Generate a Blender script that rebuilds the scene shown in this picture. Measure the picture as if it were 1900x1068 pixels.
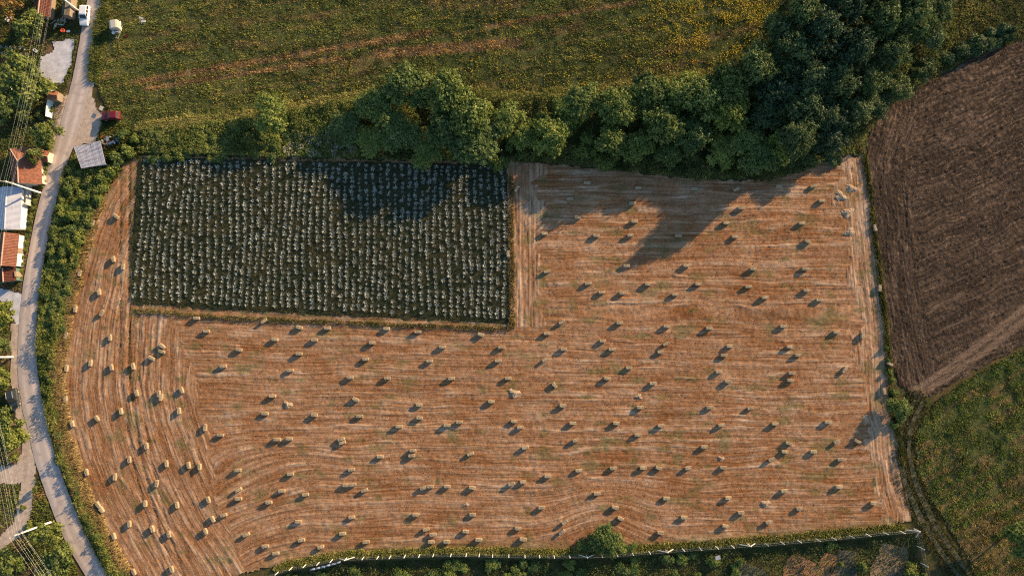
import bpy, bmesh, math, random
import numpy as np
from mathutils import Vector, Matrix

# ------------------------------------------------------------------ scene, camera, light
random.seed(7)
rng = np.random.default_rng(11)
scene = bpy.context.scene
for o in list(bpy.data.objects):
    bpy.data.objects.remove(o)
C = scene.collection

CAM_H = 127.0                       # drone height, metres
TILT = math.radians(5.2)            # drone camera looks almost straight down
FPX = 1267.0                        # focal length in pixels of the 1900 px wide survey image
cam_d = bpy.data.cameras.new('drone_camera')
cam_d.sensor_width = 36.0
cam_d.lens = 36.0 * FPX / 1900.0
cam_d.clip_start = 1.0
cam_d.clip_end = 3000.0
cam = bpy.data.objects.new('drone_camera', cam_d)
cam.location = (0, 0, CAM_H)
cam.rotation_euler = (TILT, 0, 0)
C.objects.link(cam)
scene.camera = cam

SUN_EL = math.radians(15.0)
SUN_AZ = math.radians(52.3)         # clockwise from +Y
world = bpy.data.worlds.new('World')
scene.world = world
world.use_nodes = True
wn = world.node_tree
bg = wn.nodes['Background']
sky = wn.nodes.new('ShaderNodeTexSky')
sky.sky_type = 'NISHITA'
sky.sun_disc = False
sky.sun_elevation = SUN_EL
sky.sun_rotation = SUN_AZ
sky.air_density = 1.2
sky.dust_density = 0.4
sky.ozone_density = 2.5
wn.links.new(sky.outputs[0], bg.inputs[0])
bg.inputs[1].default_value = 0.10

sun_d = bpy.data.lights.new('sun', 'SUN')
sun_d.energy = 5.0
sun_d.angle = math.radians(0.55)
sun_d.color = (1.0, 0.71, 0.39)
sun = bpy.data.objects.new('sun', sun_d)
sdir = Vector((math.cos(SUN_EL) * math.sin(SUN_AZ), math.cos(SUN_EL) * math.cos(SUN_AZ), math.sin(SUN_EL)))
sun.rotation_euler = sdir.to_track_quat('Z', 'Y').to_euler()
sun.location = sdir * 200
C.objects.link(sun)

scene.view_settings.view_transform = 'Standard'
scene.view_settings.look = 'None'
scene.view_settings.gamma = 1.0
scene.view_settings.use_curve_mapping = False
scene.view_settings.exposure = 1.03
scene.cycles.filter_width = 1.2
scene.cycles.use_denoising = False

# ------------------------------------------------------------------ survey coordinates
ct, st = math.cos(TILT), math.sin(TILT)


def P(px, py, z=0.0):
    """survey image coordinates -> point of the place at height z"""
    x = (px - 950.0) / FPX
    y = (534.0 - py) / FPX
    t = (CAM_H - z) / (ct - y * st)
    return Vector((x * t, (y * ct + st) * t, z))


def Pn(a, z=0.0):
    a = np.asarray(a, float)
    x = (a[:, 0] - 950.0) / FPX
    y = (534.0 - a[:, 1]) / FPX
    t = (CAM_H - z) / (ct - y * st)
    return np.stack([x * t, (y * ct + st) * t], 1)


def W2P(X, Y):
    """ground point -> survey coordinates (map authoring only)"""
    d = -CAM_H
    yc = Y * ct + d * st
    zc = -Y * st + d * ct
    return 950.0 + FPX * X / -zc, 534.0 - FPX * yc / -zc


# ------------------------------------------------------------------ noise
_lat = np.random.default_rng(5).random((8, 256, 256))


def vnoise(x, y, s=0):
    L = _lat[s % 8]
    o = (s // 8) * 37
    xi = np.floor(x).astype(int)
    yi = np.floor(y).astype(int)
    fx = x - xi
    fy = y - yi
    fx = fx * fx * (3 - 2 * fx)
    fy = fy * fy * (3 - 2 * fy)
    a = L[(xi + o) % 256, (yi + o) % 256]
    b = L[(xi + 1 + o) % 256, (yi + o) % 256]
    c = L[(xi + o) % 256, (yi + 1 + o) % 256]
    d = L[(xi + 1 + o) % 256, (yi + 1 + o) % 256]
    return (a * (1 - fx) + b * fx) * (1 - fy) + (c * (1 - fx) + d * fx) * fy


def fbm(x, y, s=0, n=4):
    r = 0
    a = 0.5
    for i in range(n):
        r = r + a * vnoise(x * 2 ** i, y * 2 ** i, s + i)
        a *= 0.5
    return r / (1 - 0.5 ** n)


def sstep(a, b, x):
    t = np.clip((x - a) / (b - a), 0, 1)
    return t * t * (3 - 2 * t)


def inside(poly, x, y):
    poly = np.asarray(poly, float)
    r = np.zeros(x.shape, bool)
    n = len(poly)
    for i in range(n):
        x0, y0 = poly[i]
        x1, y1 = poly[(i + 1) % n]
        if y0 == y1:
            continue
        c = ((y0 > y) != (y1 > y)) & (x < (x1 - x0) * (y - y0) / (y1 - y0) + x0)
        r ^= c
    return r


def dist_line(pl, x, y):
    pl = np.asarray(pl, float)
    d = np.full(x.shape, 1e9)
    for i in range(len(pl) - 1):
        ax, ay = pl[i]
        bx, by = pl[i + 1]
        vx, vy = bx - ax, by - ay
        t = np.clip(((x - ax) * vx + (y - ay) * vy) / (vx * vx + vy * vy + 1e-9), 0, 1)
        d = np.minimum(d, np.hypot(x - ax - t * vx, y - ay - t * vy))
    return d


# ------------------------------------------------------------------ mesh helpers
def tag(o, label=None, cat=None, group=None, kind=None):
    if label:
        o['label'] = label
    if cat:
        o['category'] = cat
    if group:
        o['group'] = group
    if kind:
        o['kind'] = kind
    return o


def link(name, me, mat=None, parent=None):
    o = bpy.data.objects.new(name, me)
    C.objects.link(o)
    if mat and me and not me.materials:
        me.materials.append(mat)
    if parent:
        o.parent = parent
    return o


def empty(name, loc, rz=0.0):
    o = bpy.data.objects.new(name, None)
    o.empty_display_size = 0.3
    o.location = loc
    o.rotation_euler = (0, 0, rz)
    C.objects.link(o)
    return o


def mesh_np(name, v, f, mat=None, attrs=None, smooth=False):
    me = bpy.data.meshes.new(name)
    v = np.ascontiguousarray(v, np.float32)
    f = np.ascontiguousarray(f, np.int32)
    k = f.shape[1]
    me.vertices.add(len(v))
    me.vertices.foreach_set('co', v.ravel())
    me.loops.add(f.size)
    me.loops.foreach_set('vertex_index', f.ravel())
    me.polygons.add(len(f))
    me.polygons.foreach_set('loop_start', np.arange(0, f.size, k, dtype=np.int32))
    me.polygons.foreach_set('loop_total', np.full(len(f), k, np.int32))
    if smooth:
        me.polygons.foreach_set('use_smooth', np.ones(len(f), bool))
    me.update(calc_edges=True)
    for nme, a in (attrs or {}).items():
        a = np.asarray(a, np.float32)
        if a.ndim == 1:
            at = me.attributes.new(nme, 'FLOAT', 'POINT')
            at.data.foreach_set('value', a)
        else:
            at = me.attributes.new(nme, 'FLOAT_COLOR', 'POINT')
            if a.shape[1] == 3:
                a = np.concatenate([a, np.ones((len(a), 1), np.float32)], 1)
            at.data.foreach_set('color', np.ascontiguousarray(a).ravel())
    if mat:
        me.materials.append(mat)
    return me


class MB:
    """collects simple shapes of ONE part"""

    def __init__(s):
        s.v = []
        s.f = []

    def add(s, vs, fs):
        n = len(s.v)
        s.v += [tuple(q) for q in vs]
        s.f += [tuple(i + n for i in q) for q in fs]
        return s

    def box(s, c, d, rz=0.0, M=None):
        x, y, z = d[0] / 2, d[1] / 2, d[2] / 2
        m = M or (Matrix.Translation(Vector(c)) @ Matrix.Rotation(rz, 4, 'Z'))
        vs = [m @ Vector(q) for q in ((-x, -y, -z), (x, -y, -z), (x, y, -z), (-x, y, -z), (-x, -y, z), (x, -y, z), (x, y, z), (-x, y, z))]
        return s.add(vs, [(3, 2, 1, 0), (4, 5, 6, 7), (0, 1, 5, 4), (1, 2, 6, 5), (2, 3, 7, 6), (3, 0, 4, 7)])

    def tube(s, p0, p1, r0, r1=None, n=8, cap=True):
        r1 = r0 if r1 is None else r1
        p0, p1 = Vector(p0), Vector(p1)
        q = (p1 - p0).to_track_quat('Z', 'Y')
        vs = []
        for p, r in ((p0, r0), (p1, r1)):
            for i in range(n):
                a = 2 * math.pi * i / n
                vs.append(p + q @ Vector((r * math.cos(a), r * math.sin(a), 0)))
        fs = [(i, (i + 1) % n, n + (i + 1) % n, n + i) for i in range(n)]
        if cap:
            fs += [tuple(range(n - 1, -1, -1)), tuple(range(n, 2 * n))]
        return s.add(vs, fs)

    def loft(s, rings, cap=True):
        n = len(rings[0])
        vs = [p for r in rings for p in r]
        fs = []
        for k in range(len(rings) - 1):
            for i in range(n):
                j = (i + 1) % n
                fs.append((k * n + i, k * n + j, (k + 1) * n + j, (k + 1) * n + i))
        if cap:
            fs += [tuple(range(n - 1, -1, -1)), tuple(range((len(rings) - 1) * n, len(rings) * n))]
        return s.add(vs, fs)

    def build(s, name, mat, parent=None, smooth=False, bevel=0.0):
        me = bpy.data.meshes.new(name)
        me.from_pydata(s.v, [], s.f)
        me.update()
        bm = bmesh.new()
        bm.from_mesh(me)
        bmesh.ops.recalc_face_normals(bm, faces=bm.faces)
        if bevel:
            bmesh.ops.bevel(bm, geom=list(bm.edges), offset=bevel, segments=1, affect='EDGES')
        bm.to_mesh(me)
        bm.free()
        if smooth:
            me.polygons.foreach_set('use_smooth', [True] * len(me.polygons))
        return link(name, me, mat, parent)


_U = ['', 'first', 'second', 'third', 'fourth', 'fifth', 'sixth', 'seventh', 'eighth', 'ninth', 'tenth', 'eleventh', 'twelfth', 'thirteenth', 'fourteenth', 'fifteenth', 'sixteenth', 'seventeenth', 'eighteenth', 'nineteenth']
_T = {2: ('twenty', 'twentieth'), 3: ('thirty', 'thirtieth'), 4: ('forty', 'fortieth'), 5: ('fifty', 'fiftieth'), 6: ('sixty', 'sixtieth'), 7: ('seventy', 'seventieth'), 8: ('eighty', 'eightieth'), 9: ('ninety', 'ninetieth')}


def ordinal(n):
    if n < 20:
        return _U[n]
    a, b = divmod(n, 10)
    return _T[a][1] if b == 0 else _T[a][0] + '-' + _U[b]


# ------------------------------------------------------------------ materials
class N:
    def __init__(s, name):
        s.m = bpy.data.materials.new(name)
        s.m.use_nodes = True
        s.t = s.m.node_tree
        s.t.nodes.clear()
        s.out = s.t.nodes.new('ShaderNodeOutputMaterial')

    def node(s, ty, **kw):
        n = s.t.nodes.new(ty)
        for k, v in kw.items():
            setattr(n, k, v)
        return n

    def l(s, a, b):
        s.t.links.new(a, b)

    def attr(s, name, fac=True):
        n = s.node('ShaderNodeAttribute')
        n.attribute_name = name
        return n.outputs['Fac'] if fac else n.outputs['Color']

    def noise(s, scale, detail=4, rough=0.6, vec=None, dist=0.0):
        n = s.node('ShaderNodeTexNoise')
        n.inputs['Scale'].default_value = scale
        n.inputs['Detail'].default_value = detail
        n.inputs['Roughness'].default_value = rough
        n.inputs['Distortion'].default_value = dist
        if vec is None:
            vec = s.geo()
        s.l(vec, n.inputs['Vector'])
        return n.outputs['Fac']

    def geo(s):
        if not hasattr(s, '_g'):
            s._g = s.node('ShaderNodeNewGeometry').outputs['Position']
        return s._g

    def obj(s):
        return s.node('ShaderNodeTexCoord').outputs['Object']

    def mapv(s, vec, scale):
        n = s.node('ShaderNodeMapping')
        n.inputs['Scale'].default_value = scale
        s.l(vec, n.inputs['Vector'])
        return n.outputs[0]

    def ramp(s, fac, lo, hi):
        n = s.node('ShaderNodeMapRange')
        n.inputs['From Min'].default_value = lo
        n.inputs['From Max'].default_value = hi
        s.l(fac, n.inputs['Value'])
        return n.outputs[0]

    def mix(s, fac, a, b, mode='MIX'):
        n = s.node('ShaderNodeMix')
        n.data_type = 'RGBA'
        n.blend_type = mode
        n.clamp_factor = True
        for sock, val in ((n.inputs[0], fac), (n.inputs[6], a), (n.inputs[7], b)):
            if isinstance(val, (int, float)):
                sock.default_value = val
            elif isinstance(val, (tuple, list)):
                sock.default_value = (*val, 1.0)
            else:
                s.l(val, sock)
        return n.outputs[2]

    def math(s, op, a, b=None):
        n = s.node('ShaderNodeMath')
        n.operation = op
        for sock, val in ((n.inputs[0], a), (n.inputs[1], b)):
            if val is None:
                continue
            if isinstance(val, (int, float)):
                sock.default_value = val
            else:
                s.l(val, sock)
        return n.outputs[0]

    def gain(s, fac, lo, hi):
        """grey multiplier colour between lo and hi"""
        return s.mix(fac, (lo, lo, lo), (hi, hi, hi))

    def bump(s, h, strength, dist):
        n = s.node('ShaderNodeBump')
        n.inputs['Strength'].default_value = strength
        n.inputs['Distance'].default_value = dist
        s.l(h, n.inputs['Height'])
        return n.outputs[0]

    def finish(s, col, rough=0.9, metal=0.0, spec=0.2, normal=None, trans=0.0, coat=0.0):
        p = s.node('ShaderNodeBsdfPrincipled')
        if isinstance(col, (tuple, list)):
            p.inputs['Base Color'].default_value = (*col, 1)
        else:
            s.l(col, p.inputs['Base Color'])
        if isinstance(rough, (int, float)):
            p.inputs['Roughness'].default_value = rough
        else:
            s.l(rough, p.inputs['Roughness'])
        p.inputs['Metallic'].default_value = metal
        p.inputs['Specular IOR Level'].default_value = spec
        p.inputs['Coat Weight'].default_value = coat
        if normal is not None:
            s.l(normal, p.inputs['Normal'])
        sh = p.outputs[0]
        if trans:
            tr = s.node('ShaderNodeBsdfTranslucent')
            if isinstance(col, (tuple, list)):
                tr.inputs[0].default_value = (*col, 1)
            else:
                s.l(col, tr.inputs[0])
            mx = s.node('ShaderNodeMixShader')
            mx.inputs[0].default_value = trans
            s.l(sh, mx.inputs[1])
            s.l(tr.outputs[0], mx.inputs[2])
            sh = mx.outputs[0]
        s.l(sh, s.out.inputs['Surface'])
        return s.m


def m_stubble():
    n = N('stubble')
    cx = n.node('ShaderNodeCombineXYZ')
    n.l(n.attr('ru'), cx.inputs[0])
    n.l(n.attr('rv'), cx.inputs[1])
    rv = cx.outputs[0]
    c = n.mix(n.attr('tone'), (0.280, 0.135, 0.058), (0.392, 0.236, 0.137))
    c = n.mix(n.attr('straw'), c, (0.56, 0.42, 0.30))
    s1 = n.noise(1.0, 4, 0.7, n.mapv(rv, (0.085, 2.4, 1)))      # fine mown lines
    c = n.mix(1.0, c, n.mix(n.ramp(s1, 0.34, 0.66), (0.60, 0.57, 0.55), (1.30, 1.31, 1.33)), 'MULTIPLY')
    s2 = n.noise(1.0, 5, 0.75, n.mapv(rv, (1.2, 4.5, 1)))      # short pale stalks
    c = n.mix(n.math('MULTIPLY', n.ramp(s2, 0.60, 0.74), 0.75), c, (0.55, 0.44, 0.34))
    s4 = n.noise(1.0, 4, 0.65, n.mapv(rv, (0.045, 1.35, 1)))     # long pale harvest lines
    c = n.mix(n.math('MULTIPLY', n.ramp(s4, 0.55, 0.67), 0.50), c, (0.50, 0.365, 0.25))
    s5 = n.noise(1.0, 4, 0.65, n.mapv(rv, (0.045, 1.2, 4)))
    c = n.mix(n.math('MULTIPLY', n.ramp(s5, 0.44, 0.34), 0.55), c, (0.155, 0.095, 0.055))
    s3 = n.noise(1.0, 4, 0.7, n.mapv(rv, (0.22, 1.1, 1)))
    c = n.mix(n.math('MULTIPLY', n.ramp(s3, 0.58, 0.72), 0.45), c, (0.23, 0.205, 0.13))
    c = n.mix(n.attr('green'), c, (0.16, 0.15, 0.062))
    f = n.noise(7.0, 5, 0.8)
    c = n.mix(1.0, c, n.gain(n.ramp(f, 0.34, 0.66), 0.66, 1.28), 'MULTIPLY')
    g = n.noise(0.22, 5, 0.65)
    c = n.mix(1.0, c, n.mix(n.ramp(g, 0.32, 0.68), (0.90, 0.74, 0.60), (1.10, 1.14, 1.20)), 'MULTIPLY')
    h = n.math('ADD', f, n.math('MULTIPLY', s1, 1.2))
    return n.finish(c, 0.95, spec=0.05, normal=n.bump(h, 0.8, 0.07))


def m_plough():
    n = N('ploughed_soil')
    c = n.mix(n.attr('tone'), (0.042, 0.030, 0.022), (0.094, 0.065, 0.047))
    c = n.mix(n.math('MULTIPLY', n.attr('straw'), 0.6), c, (0.27, 0.185, 0.13))
    f = n.noise(6.0, 5, 0.8)
    c = n.mix(1.0, c, n.gain(n.ramp(f, 0.32, 0.68), 0.35, 1.55), 'MULTIPLY')
    cx = n.node('ShaderNodeCombineXYZ')
    n.l(n.attr('ru'), cx.inputs[0])
    n.l(n.attr('rv'), cx.inputs[1])
    s1 = n.noise(1.0, 5, 0.75, n.mapv(cx.outputs[0], (0.16, 1.9, 1)))
    c = n.mix(1.0, c, n.gain(n.ramp(s1, 0.34, 0.66), 0.58, 1.5), 'MULTIPLY')
    k = n.noise(3.5, 4, 0.75)
    c = n.mix(n.math('MULTIPLY', n.ramp(k, 0.63, 0.70), 0.7), c, (0.30, 0.21, 0.15))
    return n.finish(c, 0.95, spec=0.05, normal=n.bump(f, 0.9, 0.10))


def m_ground():
    n = N('rough_ground')
    f = n.noise(3.0, 6, 0.7)
    g = n.noise(0.35, 5, 0.6)
    c = n.mix(n.ramp(g, 0.38, 0.62), (0.055, 0.062, 0.022), (0.115, 0.085, 0.038))
    c = n.mix(n.attr('soil'), c, (0.21, 0.135, 0.085))
    c = n.mix(1.0, c, n.gain(n.ramp(f, 0.3, 0.7), 0.45, 1.4), 'MULTIPLY')
    return n.finish(c, 0.95, spec=0.05, normal=n.bump(f, 0.8, 0.12))


def m_meadow():
    n = N('meadow_soil')
    f = n.noise(4.0, 6, 0.7)
    c = n.mix(n.attr('brown'), (0.095, 0.110, 0.038), (0.260, 0.165, 0.080))
    c = n.mix(1.0, c, n.gain(n.ramp(f, 0.3, 0.7), 0.45, 1.35), 'MULTIPLY')
    return n.finish(c, 0.95, spec=0.05, normal=n.bump(f, 0.9, 0.15))


def m_col(name, trans=0.25, scale=2.0, lo=0.75, hi=1.2):
    n = N(name)
    f = n.noise(scale, 3, 0.6)
    c = n.mix(1.0, n.attr('Col', False), n.gain(n.ramp(f, 0.3, 0.7), lo, hi), 'MULTIPLY')
    return n.finish(c, 0.8, spec=0.12, trans=trans)


def m_leaf(name, c0, c1, trans=0.22):
    n = N(name)
    oi = n.node('ShaderNodeObjectInfo')
    c = n.mix(n.attr('tint'), c0, c1)
    c = n.mix(1.0, c, n.mix(oi.outputs['Random'], (0.66, 0.74, 0.86), (1.28, 1.20, 0.92)), 'MULTIPLY')
    return n.finish(c, 0.6, spec=0.25, trans=trans)


def m_plain(name, col, rough=0.7, metal=0.0, spec=0.3, var=0.15, scale=3.0, coat=0.0, bump=0.0):
    n = N(name)
    f = n.noise(scale, 5, 0.6)
    c = n.mix(1.0, col, n.gain(n.ramp(f, 0.25, 0.75), 1 - var, 1 + var), 'MULTIPLY')
    return n.finish(c, rough, metal, spec, n.bump(f, bump, 0.03) if bump else None, coat=coat)


def m_road():
    n = N('worn_asphalt')
    f = n.noise(9.0, 5, 0.7)
    g = n.noise(0.6, 5, 0.6)
    c = n.mix(n.attr('track'), (0.46, 0.385, 0.35), (0.60, 0.505, 0.455))
    c = n.mix(n.ramp(g, 0.52, 0.72), c, (0.35, 0.30, 0.28))
    c = n.mix(1.0, c, n.gain(n.ramp(f, 0.3, 0.7), 0.86, 1.12), 'MULTIPLY')
    return n.finish(c, 0.9, spec=0.15, normal=n.bump(f, 0.25, 0.02))


def m_dirt(name, a, b, sc=1.2):
    n = N(name)
    f = n.noise(8.0, 5, 0.75)
    g = n.noise(sc, 5, 0.6)
    c = n.mix(n.ramp(g, 0.35, 0.65), a, b)
    c = n.mix(1.0, c, n.gain(n.ramp(f, 0.3, 0.7), 0.65, 1.3), 'MULTIPLY')
    return n.finish(c, 0.95, spec=0.1, normal=n.bump(f, 0.6, 0.05))


def m_tile(name, a, b):
    n = N(name)
    v = n.node('ShaderNodeTexVoronoi')
    v.inputs['Scale'].default_value = 4.0
    n.l(n.geo(), v.inputs['Vector'])
    sep = n.node('ShaderNodeSeparateColor')
    n.l(v.outputs['Color'], sep.inputs[0])
    c = n.mix(sep.outputs[0], a, b)
    g = n.noise(1.1, 5, 0.7)
    c = n.mix(n.ramp(g, 0.55, 0.75), c, (0.13, 0.10, 0.075))
    return n.finish(c, 0.85, spec=0.15)


M = {}
M['stubble'] = m_stubble()
M['plough'] = m_plough()
M['ground'] = m_ground()
M['meadow'] = m_meadow()
M['grass'] = m_col('grass_blades', 0.3)
M['straw'] = m_col('straw_stems', 0.15)
M['cropleaf'] = m_col('silver_leaves', 0.15, 3.0, 0.85, 1.12)
M['leaf_g'] = m_leaf('hedgerow_leaves', (0.082, 0.132, 0.032), (0.262, 0.312, 0.088))
M['leaf_d'] = m_leaf('wood_leaves', (0.046, 0.086, 0.036), (0.160, 0.215, 0.090))
M['leaf_y'] = m_leaf('garden_leaves', (0.100, 0.145, 0.032), (0.290, 0.315, 0.088))
M['leaf_o'] = m_leaf('rusty_leaves', (0.17, 0.10, 0.035), (0.32, 0.19, 0.06))
M['bark'] = m_plain('bark', (0.12, 0.085, 0.06), 0.9, var=0.35, scale=6, bump=0.8)
M['road'] = m_road()
M['dirt'] = m_dirt('pale_dirt', (0.40, 0.31, 0.25), (0.58, 0.47, 0.38))
M['rut'] = m_dirt('rut_soil', (0.24, 0.16, 0.105), (0.34, 0.235, 0.16))
M['grassrut'] = m_dirt('trodden_grass', (0.115, 0.11, 0.060), (0.18, 0.155, 0.095))
M['gravel'] = m_dirt('gravel', (0.50, 0.49, 0.53), (0.66, 0.65, 0.70), 0.7)
M['cropsoil'] = m_dirt('crop_soil', (0.034, 0.044, 0.022), (0.070, 0.062, 0.032), 0.8)
M['redsoil'] = m_dirt('garden_soil', (0.34, 0.165, 0.085), (0.46, 0.24, 0.135))
M['greysoil'] = m_dirt('grey_soil', (0.115, 0.10, 0.08), (0.165, 0.145, 0.115))
M['tile'] = m_tile('clay_tiles', (0.19, 0.078, 0.052), (0.32, 0.14, 0.092))
M['tile_dark'] = m_tile('dark_shaded_clay_tiles', (0.11, 0.036, 0.026), (0.18, 0.06, 0.04))  # dark red; shade over two house roofs is put into this colour
M['ridge'] = m_plain('ridge_mortar', (0.50, 0.33, 0.25), 0.85, var=0.3, scale=5)
M['white'] = m_plain('white_wall', (0.78, 0.75, 0.70), 0.8, var=0.08)
M['cream'] = m_plain('cream_wall', (0.62, 0.54, 0.44), 0.85, var=0.12)
M['metal'] = m_plain('zinc_sheet', (0.37, 0.375, 0.43), 0.7, 0.0, var=0.10, scale=1.5)
M['whitemetal'] = m_plain('white_sheet', (0.46, 0.47, 0.54), 0.55, 0.0, spec=0.4, var=0.12, scale=0.8)
M['rust'] = m_plain('rusty_sheet', (0.33, 0.13, 0.07), 0.8, var=0.4, scale=4)
M['concrete'] = m_plain('concrete', (0.52, 0.50, 0.47), 0.85, var=0.15, scale=4)
M['post'] = m_plain('white_concrete', (0.80, 0.78, 0.74), 0.8, var=0.08)
M['wood'] = m_plain('grey_wood', (0.28, 0.22, 0.16), 0.85, var=0.3, scale=5)
M['wire'] = m_plain('wire', (0.62, 0.64, 0.62), 0.5, 0.3, var=0.1)
M['glass'] = m_plain('dark_glass', (0.02, 0.025, 0.03), 0.12, 0.0, spec=0.6, var=0.05)
M['rubber'] = m_plain('rubber', (0.03, 0.03, 0.03), 0.8, var=0.1)
M['steel'] = m_plain('steel', (0.62, 0.62, 0.63), 0.35, 0.7, var=0.1)
M['paint_white'] = m_plain('white_paint', (0.80, 0.80, 0.80), 0.35, spec=0.5, var=0.03, coat=0.4)
M['paint_red'] = m_plain('red_paint', (0.17, 0.008, 0.015), 0.35, spec=0.5, var=0.05, coat=0.4)
M['paint_dark'] = m_plain('black_paint', (0.035, 0.042, 0.045), 0.35, spec=0.5, var=0.05, coat=0.4)
M['paint_cream'] = m_plain('cream_paint', (0.50, 0.47, 0.40), 0.5, spec=0.4, var=0.06)
M['lamp_red'] = m_plain('red_lens', (0.45, 0.02, 0.02), 0.3, spec=0.5, var=0.05)
M['lamp_clear'] = m_plain('clear_lens', (0.7, 0.7, 0.68), 0.2, spec=0.6, var=0.03)
M['orange'] = m_plain('orange_plastic', (0.75, 0.12, 0.03), 0.4, var=0.05)
M['plastic_white'] = m_plain('white_plastic', (0.80, 0.80, 0.82), 0.5, var=0.06)
M['tarp'] = m_plain('pale_tarp', (0.55, 0.66, 0.64), 0.6, var=0.12, scale=2)
M['green_paint'] = m_plain('green_wall', (0.10, 0.17, 0.13), 0.8, var=0.15)
M['bluepipe'] = m_plain('blue_grey_pipe', (0.25, 0.30, 0.40), 0.6, var=0.1)


def m_bale():
    n = N('straw_bale')
    ob = n.obj()
    f = n.noise(14.0, 4, 0.7, n.mapv(ob, (0.35, 2.2, 1.2)))
    g = n.noise(20.0, 4, 0.7, ob)
    oi = n.node('ShaderNodeObjectInfo')
    c = n.mix(n.ramp(f, 0.3, 0.7), (0.31, 0.235, 0.15), (0.46, 0.37, 0.255))
    c = n.mix(1.0, c, n.gain(n.ramp(g, 0.3, 0.7), 0.8, 1.15), 'MULTIPLY')
    c = n.mix(1.0, c, n.mix(oi.outputs['Random'], (0.86, 0.85, 0.84), (1.06, 1.06, 1.02)), 'MULTIPLY')
    return n.finish(c, 0.9, spec=0.1, normal=n.bump(f, 0.5, 0.04))


M['bale'] = m_bale()
M['heap'] = m_dirt('loose_straw', (0.36, 0.25, 0.16), (0.52, 0.40, 0.28), 3.0)

# ------------------------------------------------------------------ map of the place (survey coordinates)
FIELD_L = [(300, 232), (345, 205), (380, 182), (430, 163), (500, 142), (570, 126), (640, 114), (720, 108), (780, 113), (850, 131), (920, 157), (980, 187), (1040, 220), (1068, 236), (1120, 268)]
FIELD_R = [(290, 1602), (330, 1609), (400, 1617), (480, 1627), (600, 1641), (680, 1648), (760, 1652), (800, 1664), (860, 1672), (910, 1680), (955, 1692)]
FENCE = [(440, 1092), (480, 1075), (513.7, 1062.6), (539.7, 1054), (565, 1049), (590.3, 1044.5), (614.7, 1039.5), (641.6, 1036), (673.6, 1034.5), (701, 1033.4), (723.7, 1032.6), (751, 1031), (778, 1030), (804, 1029), (836.6, 1028.7), (865, 1028.6), (889, 1029), (914, 1030), (944, 1030.3), (974, 1031), (1001, 1031), (1028, 1031.5), (1056.8, 1031), (1089, 1031), (1117, 1030), (1145, 1028.5), (1173.7, 1026.3), (1205, 1024), (1236.9, 1021.6), (1268, 1019.2), (1299, 1017), (1330.3, 1015), (1359, 1013), (1390, 1010.5), (1422, 1009), (1451, 1006), (1482.8, 1003.4), (1517.4, 1000.6), (1546.8, 998), (1579.5, 994.4), (1610.6, 991.6), (1642.2, 988), (1673.6, 986.3), (1702, 983), (1709.4, 1016), (1716, 1047.6), (1723, 1082), (1731, 1120)]
GARDEN = FENCE + [(1740, 1250), (300, 1250)]
fence_y = lambda x: np.interp(x, [p[0] for p in FENCE[:44]], [p[1] for p in FENCE[:44]])
STUBBLE = ([(x, y) for y, x in FIELD_L] +
           [(330, 1105), (400, 1085), (450, 1062), (520, 1048), (580, 1036), (640, 1026), (700, 1022), (850, 1021), (1000, 1022), (1060, 1016), (1200, 1010), (1300, 1006), (1500, 990), (1692, 968)] +
           [(x, y) for y, x in FIELD_R[::-1]] +
           [(1570, 288), (1540, 298), (1490, 318), (1430, 333), (1380, 336), (1300, 334), (1150, 318), (1000, 302), (940, 300), (600, 296), (260, 288)])
PLOT = [(258, 292), (600, 300), (940, 306), (944, 450), (946, 600), (800, 591), (560, 581), (400, 573), (246, 561), (245, 450)]
PLOUGH = [(1607, 262), (1622, 232), (1650, 200), (1720, 155), (1800, 110), (1900, 75), (2010, 30), (2010, 575), (1900, 640), (1800, 690), (1730, 733), (1698, 737), (1668, 712), (1652, 660), (1645, 600), (1630, 480), (1618, 370), (1609, 310)]
EMEADOW = [(2020, 585), (1900, 648), (1820, 690), (1745, 738), (1712, 775), (1698, 810), (1702, 870), (1730, 930), (1790, 1020), (1830, 1110), (1840, 1160), (2020, 1160)]
NMEADOW = [(204, -70), (1520, -70), (1440, 20), (1390, 85), (1345, 120), (1320, 142), (1200, 162), (1000, 180), (900, 172), (800, 162), (700, 172), (600, 192), (460, 217), (300, 234), (252, 240), (224, 236), (205, 205), (190, 178), (178, 150), (186, 100), (198, 40)]
NE_GRASS = [(1700, -70), (1760, 60), (1720, 150), (1800, 108), (1900, 73), (2010, 28), (2010, -70)]
HEDGE_BELT = [(262, 240), (300, 234), (460, 217), (600, 192), (700, 172), (800, 162), (900, 172), (1000, 180), (1200, 162), (1320, 142), (1345, 120), (1390, 85), (1440, 20), (1520, -70), (1740, -70), (1775, 60), (1730, 140), (1650, 195), (1605, 250), (1602, 288), (1570, 288), (1540, 298), (1490, 318), (1430, 333), (1300, 334), (1150, 318), (1000, 302), (940, 302), (600, 296), (262, 286)]
ROAD = [(-60, 185.5, 38), (0, 180.5, 37), (50, 170, 36), (100, 161, 35), (150, 151.5, 35), (200, 138.5, 37), (250, 125.5, 38), (300, 109, 34), (350, 95, 31), (400, 82, 31), (450, 72, 31), (500, 63.5, 32), (550, 56, 32.5), (600, 51.5, 33), (650, 50, 34), (700, 52, 37), (750, 60.5, 39), (800, 72, 37), (850, 84, 38), (900, 101, 38), (950, 120, 39), (1000, 142, 37), (1050, 170, 35), (1068, 180, 35), (1130, 214, 35)]
road_y = [r[0] for r in ROAD]
road_x = lambda y: np.interp(y, road_y, [r[1] for r in ROAD])
road_w = lambda y: np.interp(y, road_y, [r[2] for r in ROAD])
xl = lambda y: np.interp(y, [p[0] for p in FIELD_L], [p[1] for p in FIELD_L])
xr = lambda y: np.interp(y, [p[0] for p in FIELD_R], [p[1] for p in FIELD_R])


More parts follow.
